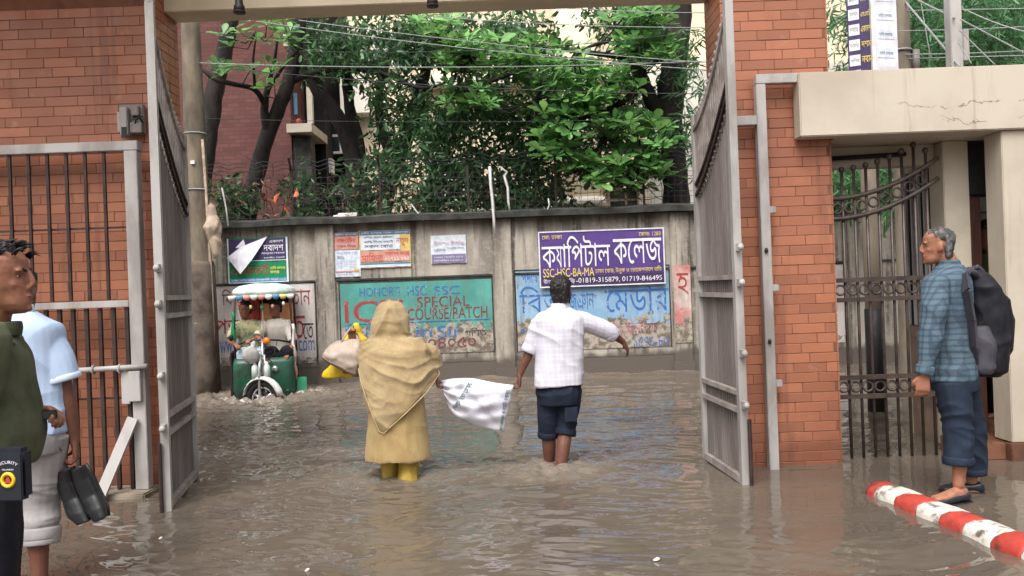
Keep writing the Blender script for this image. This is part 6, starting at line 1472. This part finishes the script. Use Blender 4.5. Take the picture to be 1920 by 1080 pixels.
for hp, kn_, an_ in ((hipR, knR, anR), (hipL, knL, anL)): C.tube([hp, hp.lerp(kn_, .5), kn_, kn_.lerp(an_, .9)], [.112, .102, .09, .085], 16, 1)
blob('trousers', C, m_navy, gd, .007, 3, [folds((5, 5, 8), .006, 111, .6)])
C = MB(); C.loft([(pel+UP*.01+YV*.01, XV*.178, YV*.162), (pel+UP*.05+YV*.014, XV*.180, YV*.166)], 26, 2.3); C.build('belt', m_black, gd, True)
# pouch on his belt
m_pouch = plain('black_pouch', srgb(34, 36, 46), .45)
po = thing('pouch', 'black belt pouch with round yellow emblem worn by the guard', 'pouch', P(16, 940, YD-.24), R(-6)); h_ = (P(16, 842, YD-.24)-P(16, 940, YD-.24)).z; w_ = .092
C = MB(); C.box((-w_/2, 0, 0), (w_/2, .05, h_)); C.build('pouch_body', m_pouch, po, bevel=.012)
C = MB(); C.box((-w_/2-.004, -.008, h_*.02), (w_/2+.004, -.001, h_*.93)); C.build('flap', m_pouch, po, bevel=.003)
C = MB(); C.torus((.008, -.009, h_*.42), .018, .0055, (0, 1, 0), 22, 6); C.build('emblem_ring', m_yel, po, True)
C = MB(); C.prism([(-.011, -.010), (.011, -.010), (.007, .002), (0, .014), (-.007, .002)], (1, 0, 0), (0, 0, 1), (.008, -.0085, h_*.42), 0, .002); C.build('emblem_flame', m_kred, po)
lettering('SECURITY', 0, 1, 0, 1, 0, t_white, po, .02, lambda a, b: (.008+(.042-.0*b)*math.sin((a-.5)*1.5)*(.95+.2*b), -.0095, h_*.55+.034*math.cos((a-.5)*1.5)*(.8+.26*b)))
lettering('GUARD', -.010, .026, h_*.605, h_*.635, -.0095, t_white, po, .02)
ph = thing('phone', 'dark phone held in the hand of the guard', 'phone', P(88, 780, YD+.05), R(20)); C = MB(); C.box((-.018, -.006, -.012), (.03, .006, .018)); C.build('phone_case', m_black, ph, bevel=.003); C = MB(); C.box((-.014, -.0078, -.009), (.026, -.0062, .015)); C.build('screen', m_glass, ph)
# ---- guard standing inside the booth
YG = 6.95
ig2 = thing('person', 'dim figure of a guard standing inside the dark booth doorway', 'person', (4.12, YG, .14), R(90)); l = local(ig2, YG); B = MB()
hd = Vector((0, 0, 1.56)); nk = Vector((0, -.02, 1.40)); pel = Vector((0, 0, .92))
head_p, R3 = head_mesh(B, hd, (0, 1, 0)); B.tube([nk-UP*.05, nk+UP*.02, hd-UP*.04], [.07, .06, .06], 10); B.loft(torso_secs(pel, nk, XV, YV, .95, .95), 14)
for s_ in (-1, 1):
    a, b, c_ = Vector((.2*s_, 0, 1.33)), Vector((.25*s_, -.02, 1.05)), Vector((.24*s_, .08, .82)); arm(B, a, b, c_); hand(B, c_, (0, .1, -1), (-s_, 0, 0), (0, 1, 0), .5); leg(B, (.085*s_, 0, .9), (.09*s_, .01, .47), (.09*s_, 0, .08), (0, 1, 0))
blob('body', B, sk_b, ig2, .01, 3); face(ig2, head_p, R3); hair(ig2, head_p, R3, top=.02, fr=.07)
C = MB(); C.loft(torso_secs(pel, nk, XV, YV, 1.04, 1.06, .02, -1), 18, 2.3)
for s_ in (-1, 1): C.tube([(.17*s_, 0, 1.33), (.22*s_, 0, 1.2), (.25*s_, -.02, 1.06)], [.08, .075, .068], 12, 1)
blob('shirt', C, m_olive, ig2, .01, 3, [folds((6, 6, 4), .005, 5)])
C = MB()
for s_ in (-1, 1): C.tube([(.085*s_, 0, .92), (.09*s_, 0, .5), (.09*s_, 0, .06)], [.105, .088, .08], 12, 1)
blob('trousers', C, m_navy, ig2, .01, 2, [folds((6, 6, 9), .005, 6)])

# ================================================================ THREE-WHEELER
RX, RY, RA = -3.52, 11.2, R(12)
rk = thing('rickshaw', 'green battery rickshaw with white fringed roof driving through the flood', 'rickshaw', (RX, RY, 0), RA)
m_rg = M('rickshaw_green', srgb(18, 78, 54), srgb(30, 56, 44), .4, 9, bump=.1, spec=.5); m_rub = plain('tyre_rubber', srgb(34, 33, 34), .75); m_chr = plain('chrome', srgb(190, 190, 192), .25, .5, .7); m_canvas = M('roof_canvas', srgb(214, 218, 212), srgb(168, 196, 186), .7, 7, bump=.3, bs=40)
m_seat = plain('seat_vinyl', srgb(176, 74, 46), .5)
def wheel(x, y, r, label=None):
    o = MB(); o.torus((x, y, -.30+r), r-.035, .036, (1, 0, 0), 28, 8); o = o.build('wheel', m_rub, rk, True)
    c = MB(); c.torus((x, y, -.30+r), r-.085, .012, (1, 0, 0), 24, 6)
    for k in range(3):
        a = k*2.094+.4; c.bar((x, y, -.30+r), (x, y+(r-.09)*math.cos(a), -.30+r+(r-.09)*math.sin(a)), .03, .02)
    c.tube([(x-.05, y, -.3+r), (x+.05, y, -.3+r)], .035, 10); c.build('rim', m_chr, o, True); return o
WR = .27
# front wheel steered a little, seen nearly end-on in the photo with its disc showing
fw = thing  # alias kept short
def fwheel():
    M3 = Matrix.Rotation(R(58), 4, 'Z'); o = MB(); ax = M3 @ Vector((1, 0, 0)); c0 = Vector((0, -.02, -.30+WR))
    o.torus(c0, WR-.04, .042, ax, 30, 8); o = o.build('wheel', m_rub, rk, True); c = MB(); c.torus(c0, WR-.095, .014, ax, 26, 6); d = Vector((-ax.y, ax.x, 0))
    for k in range(3): a = k*2.094+.5; c.bar(c0, c0+(d*math.cos(a)+UP*math.sin(a))*(WR-.1), .038, .025, up=ax)
    c.tube([c0-ax*.06, c0+ax*.06], .05, 12); c.build('rim', m_chr, o, True)
    c = MB(); rs = []
    for k in range(11):
        a = R(12)+R(156)*k/10; p = c0+(d*math.cos(a)+UP*math.sin(a))*(WR+.045); nn = (d*math.cos(a)+UP*math.sin(a)); rs.append([p-ax*.075-nn*.02, p+nn*.012-ax*.03, p+nn*.012+ax*.03, p+ax*.075-nn*.02, p+nn*.004])
    c.rings(rs); c.build('fender', m_white, rk, True)
    c = MB()
    for s_ in (-1, 1): c.tube([c0+ax*.075*s_, c0+ax*.07*s_+UP*.42+Vector((0, .05, 0)), c0+ax*.04*s_+UP*.62+Vector((0, .1, 0))], .02, 8)
    c.build('fork', m_chr, rk, True)
fwheel()
wheel(-.40, 1.05, .26); wheel(.40, 1.05, .26)
def rb_(name, a, b, m, bevel=.012, parent=rk): c = MB(); c.box(a, b); return c.build(name, m, parent, bevel=bevel)
# body: bowed front shield, side panels, floor and seat
c = MB(); c.loft([((0, .30, -.08), (.40, 0, 0), (0, .13, 0)), ((0, .28, .10), (.425, 0, 0), (0, .14, 0)), ((0, .26, .46), (.42, 0, 0), (0, .10, 0)), ((0, .27, .54), (.40, 0, 0), (0, .07, 0))], 22, 4); c.build('front_shield', m_rg, rk, True)
rb_('floor_pan', (-.42, .42, -.12), (.42, 1.35, -.06), m_black); rb_('rear_body', (-.42, .9, -.058), (.42, 1.36, .48), m_rg, .03)
for s_ in (-1, 1): rb_('side_panel', (.40*s_-.02, .44, -.055), (.40*s_+.02, .898, .48), m_rg)
o = rb_('driver_seat', (-.36, .52, .36), (.36, .80, .50), m_seat, .03); o = rb_('passenger_seat', (-.38, .95, .482), (.38, 1.3, .58), m_seat, .03); rb_('seat_back', (-.40, 1.302, .485), (.40, 1.37, .95), plain('orange_backrest', srgb(214, 138, 84), .5), .03)
c = MB(); c.loft([((.16, .13, .38), (.045, 0, 0), (0, 0, .045)), ((.16, .155, .38), (.04, 0, 0), (0, 0, .04))], 16); c.build('headlight', m_chr, rk, True); c = MB(); c.loft([((-.10, .10, .12), (.05, 0, 0), (0, 0, .05)), ((-.10, .13, .12), (.045, 0, 0), (0, 0, .045))], 16); c.build('headlight', m_chr, rk, True)
rb_('side_box', (.44, .38, -.02), (.58, .42, .22), plain('green_plate', srgb(70, 168, 126), .4), .01); rb_('mud_flap', (.42, .95, -.3), (.56, .97, -.06), m_rub, .004)
for sx in (-1, 1):
    for y in (.38, 1.33):
        c = MB(); c.tube([(.40*sx, y, .2), (.395*sx, y, 1.0), (.38*sx, y+(.02 if y < 1 else -.02), 1.42)], .014, 8); c.build('roof_post', m_bar, rk, True)
c = MB(); c.tube([(0, .36, .36), (0, .37, 1.42)], .008, 6); c.build('windscreen_bar', m_cable, rk, True)
c = MB(); c.loft([((0, .82, 1.42), (.42, 0, 0), (0, .58, 0)), ((0, .82, 1.47), (.44, 0, 0), (0, .60, 0)), ((0, .82, 1.52), (.42, 0, 0), (0, .58, 0)), ((0, .82, 1.57), (.34, 0, 0), (0, .5, 0)), ((0, .82, 1.60), (.14, 0, 0), (0, .24, 0))], 28, 4); blob('roof_canopy', c, m_canvas, rk, .012, 2, [lambda co: .006*vnoise(co*10, 3)])
fc = [m_white, m_bblue, m_bpink, m_canvas, m_bpink, m_white, m_bblue, m_byellow]
for k in range(9):
    x = -.40+.1*k; c = MB(); c.loft([((x, .245, 1.435), (.052, 0, 0), (0, .014, 0)), ((x, .235, 1.40), (.052, 0, 0), (0, .018, 0)), ((x, .24, 1.375), (.038, 0, 0), (0, .012, 0)), ((x, .245, 1.36), (.012, 0, 0), (0, .006, 0))], 10); c.build('fringe', fc[k % 8], rk, True)
c = MB(); c.tube([(-.40, .26, .72), (-.22, .20, .78), (0, .17, .80), (.22, .20, .78), (.38, .26, .74)], .014, 8); c.build('handlebar', m_black, rk, True)
c = MB(); c.tube([(0, .17, .80), (0, .06, .30)], .02, 8); c.build('steering_column', m_chr, rk, True)
c = MB(); c.ell((-.43, .26, .84), (.035, .02, .05), None, 10, 8); c.build('mirror', m_black, rk, True)
rb_('red_curtain', (-.37, 1.28, 1.0), (-.13, 1.30, 1.4), m_kred, .004); rb_('hood_back', (-.40, 1.375, .95), (.40, 1.385, 1.41), m_dark, .003); rb_('rear_panel', (-.12, 1.29, 1.0), (.37, 1.305, 1.3), plain('peach_panel', srgb(236, 170, 122), .6), .004)
c = MB(); c.loft([((.06, .15, .78), (.05, 0, 0), (0, 0, .05)), ((.06, .13, .78), (.04, 0, 0), (0, 0, .04))], 14); c.build('indicator', plain('orange_lens', srgb(232, 130, 40), .3), rk, True)
# worn clutter on the body: plain dark sheet added on the near side, ribbons, dash, cable loops
c = MB(); c.box((-.47, .40, -.10), (-.435, 1.25, .62)); blob('dark_side_sheet', c, m_dark, rk, .014, 1, [folds((8, 8, 4), .016, 4, .5)])
rb_('dashboard', (-.34, .235, .545), (.34, .33, .60), m_black, .012)
for x_, z0_, z1_, mm in ((.415, .45, 1.0, m_white), (.43, .2, .62, m_bpink), (-.405, .75, 1.2, m_bgreen)):
    c = MB(); c.rings([[(x_-.025+.012*math.sin(k*1.3), .36, z1_+(z0_-z1_)*k/6), (x_+.02+.014*math.sin(k*1.7), .35+.01*math.sin(k), z1_+(z0_-z1_)*k/6), (x_+.005, .375, z1_+(z0_-z1_)*k/6)] for k in range(7)]); c.build('ribbon', mm, rk, True)
c = MB(); c.tube([(-.2, .2, .78), (-.1, .1, .62), (.05, .1, .55), (.12, .15, .48)], .007, 6); c.tube([(.2, .2, .77), (.16, .11, .6), (.06, .1, .5)], .006, 6); c.build('cable', m_black, rk, True)
for k_ in range(5): c = MB(); c.ell((-.3+.15*k_, .25, 1.30-.05*math.sin(math.pi*k_/4)), (.022, .016, .03), None, 8, 6); c.build('tassel', (m_kred, m_byellow, m_bgreen, m_bpink, m_white)[k_], rk, True)
def rloc(x, y, z): return (RX+x*math.cos(RA)-y*math.sin(RA), RY+x*math.sin(RA)+y*math.cos(RA), z)
# things hung on the front
hb = thing('plastic_bag', 'clear white plastic bag hanging on the front of the rickshaw', 'bag', rloc(-.14, .02, .60), RA)
c = MB(); c.ell((0, 0, 0), (.11, .08, .12)); c.ell((.03, .02, .12), (.04, .03, .07)); blob('bag_body', c, M('clear_plastic', srgb(176, 176, 172), srgb(140, 140, 136), .3, 9), hb, .012, 1, [folds((9, 9, 5), .018, 5, .5)])
for x, lab in ((-.10, 'white bottle under the plastic bag nearer the wheel of the rickshaw'), (.06, 'white bottle beside the headlight of the rickshaw')):
    bt = thing('bottle', lab, 'bottle', rloc(x, .03, .27), RA, 'bottles on the front of the rickshaw'); c = MB(); c.loft([((0, 0, 0), (.045, 0, 0), (0, .045, 0)), ((0, 0, .16), (.045, 0, 0), (0, .045, 0)), ((0, 0, .2), (.018, 0, 0), (0, .018, 0)), ((0, 0, .235), (.018, 0, 0), (0, .018, 0))], 14); c.build('bottle_body', m_canvas, bt, True); c = MB(); c.tube([(0, 0, .236), (0, 0, .262)], .021, 10); c.build('cap', m_kred, bt)
# driver (left) and rider (right), facing the camera
def rider(x, label, shirt, pants, fy, lean, hs, turn, dark=False, slv=.55):
    t = thing('person', label, 'person', rloc(x, .60, 0), RA+math.pi); B = MB()      # local +Y looks at the camera
    pel = Vector((0, -.06, .60)); nk = Vector((lean, .06, 1.08)); hd = nk+Vector((lean*.3, .05, .15))
    f = Vector((math.sin(turn), math.cos(turn), 0)); p, R3 = head_mesh(B, hd, f, -.12, .98)
    B.tube([nk-UP*.05, nk+UP*.02, hd-UP*.04-f*.02], [.066, .056, .056], 10); B.loft(torso_secs(pel, nk, XV, YV, .92, .9), 14)
    sh = [nk+Vector((.17*s_, 0, -.07)) for s_ in (-1, 1)]; wr = [Vector(hs[0]), Vector(hs[1])]; el = []
    for s_, a, b in zip((-1, 1), sh, wr):
        m_ = a.lerp(b, .5)+Vector((.07*s_, -.03, -.09)); el.append(m_); arm(B, a, m_, b, .92); hand(B, b, (b-m_), (0, -.3, -1), (-s_, .2, 0), .9, .9)
        kn = Vector((.12*s_, .32, .60)); an = Vector((.11*s_, .26, .14)); leg(B, (.09*s_, 0, .58), kn, an, (0, 1, 0), .95)
    blob('body', B, sk_a, t, .009, 2); face(t, p, R3, .98); hair(t, p, R3, top=.012, fr=.065)
    C = MB(); C.loft(torso_secs(pel, nk, XV, YV, 1.06, 1.1, .012, -1), 18, 2.3)
    for a, m_ in zip(sh, el): C.tube([a.lerp(nk, .2), a.lerp(m_, .5), a.lerp(m_, slv+.3)], [.075, .072, .066], 12, 1)
    blob('shirt', C, shirt, t, .009, 3, [folds((7, 7, 5), .007, 7, .6)])
    C = MB(); C.loft([(pel+UP*d_, XV*.17, YV*.13) for d_ in (-.07, 0, .08)], 16)
    for s_ in (-1, 1): C.tube([(.09*s_, -.03, .58), (.105*s_, .16, .60), (.12*s_, .33, .605)], [.095, .088, .078], 12, 2); C.tube([(.12*s_, .325, .62), (.115*s_, .30, .4), (.11*s_, .27, .2)], [.078, .075, .072], 12, 1)
    blob('trousers', C, pants, t, .009, 2, [folds((7, 7, 7), .006, 8, .5)])
m_drv = M('patterned_shirt', srgb(168, 160, 122), srgb(104, 128, 108), .8, 22, lo=.5, hi=.6, bump=.2)
rider(-.17, 'rickshaw driver in patterned shirt and pale trousers leaning forward', m_drv, cloth('pale_trousers', srgb(186, 206, 218)), 0, .07, ((-.02, .34, .80), (.20, .36, .74)), .55)
rider(.20, 'rider in white shirt and black trousers beside the rickshaw driver', cloth('white_tee', srgb(214, 206, 194)), cloth('black_trousers_two', srgb(34, 32, 38)), 0, .03, ((-.14, .34, .58), (.24, .34, .80)), .75)
# ================================================================ LITTER ON THE WATER
m_lit = plain('litter_white', srgb(222, 216, 208), .6)
for (u, v, s_), lab in zip(((300, 1012, .012), (150, 845+120, .018), (1230, 1052, .017), (575, 1072, .012), (1010, 690+170, .0)), ('pale leaf floating before the barred panel', 'yellowish scrap floating under the held shoes', 'white scrap floating at the front of the water', 'small white scrap floating left of the woman in front', '')):
    if s_ == 0: continue
    du, dv = u-960, v-540; b = du*sr+dv*cr; Yw = CAM_H*F_PX/b; p = P(u, v, Yw)
    c = MB(); c.loft([((0, 0, .004), (s_, 0, 0), (0, s_*.8, 0)), ((.004, 0, .010), (s_*1.05, 0, .004), (0, s_*.85, 0)), ((.004, 0, .016), (s_*.5, 0, .002), (0, s_*.4, 0))], 9); o = c.build('litter', m_lit, None, True); o.location = p; tag(o, lab, 'litter')
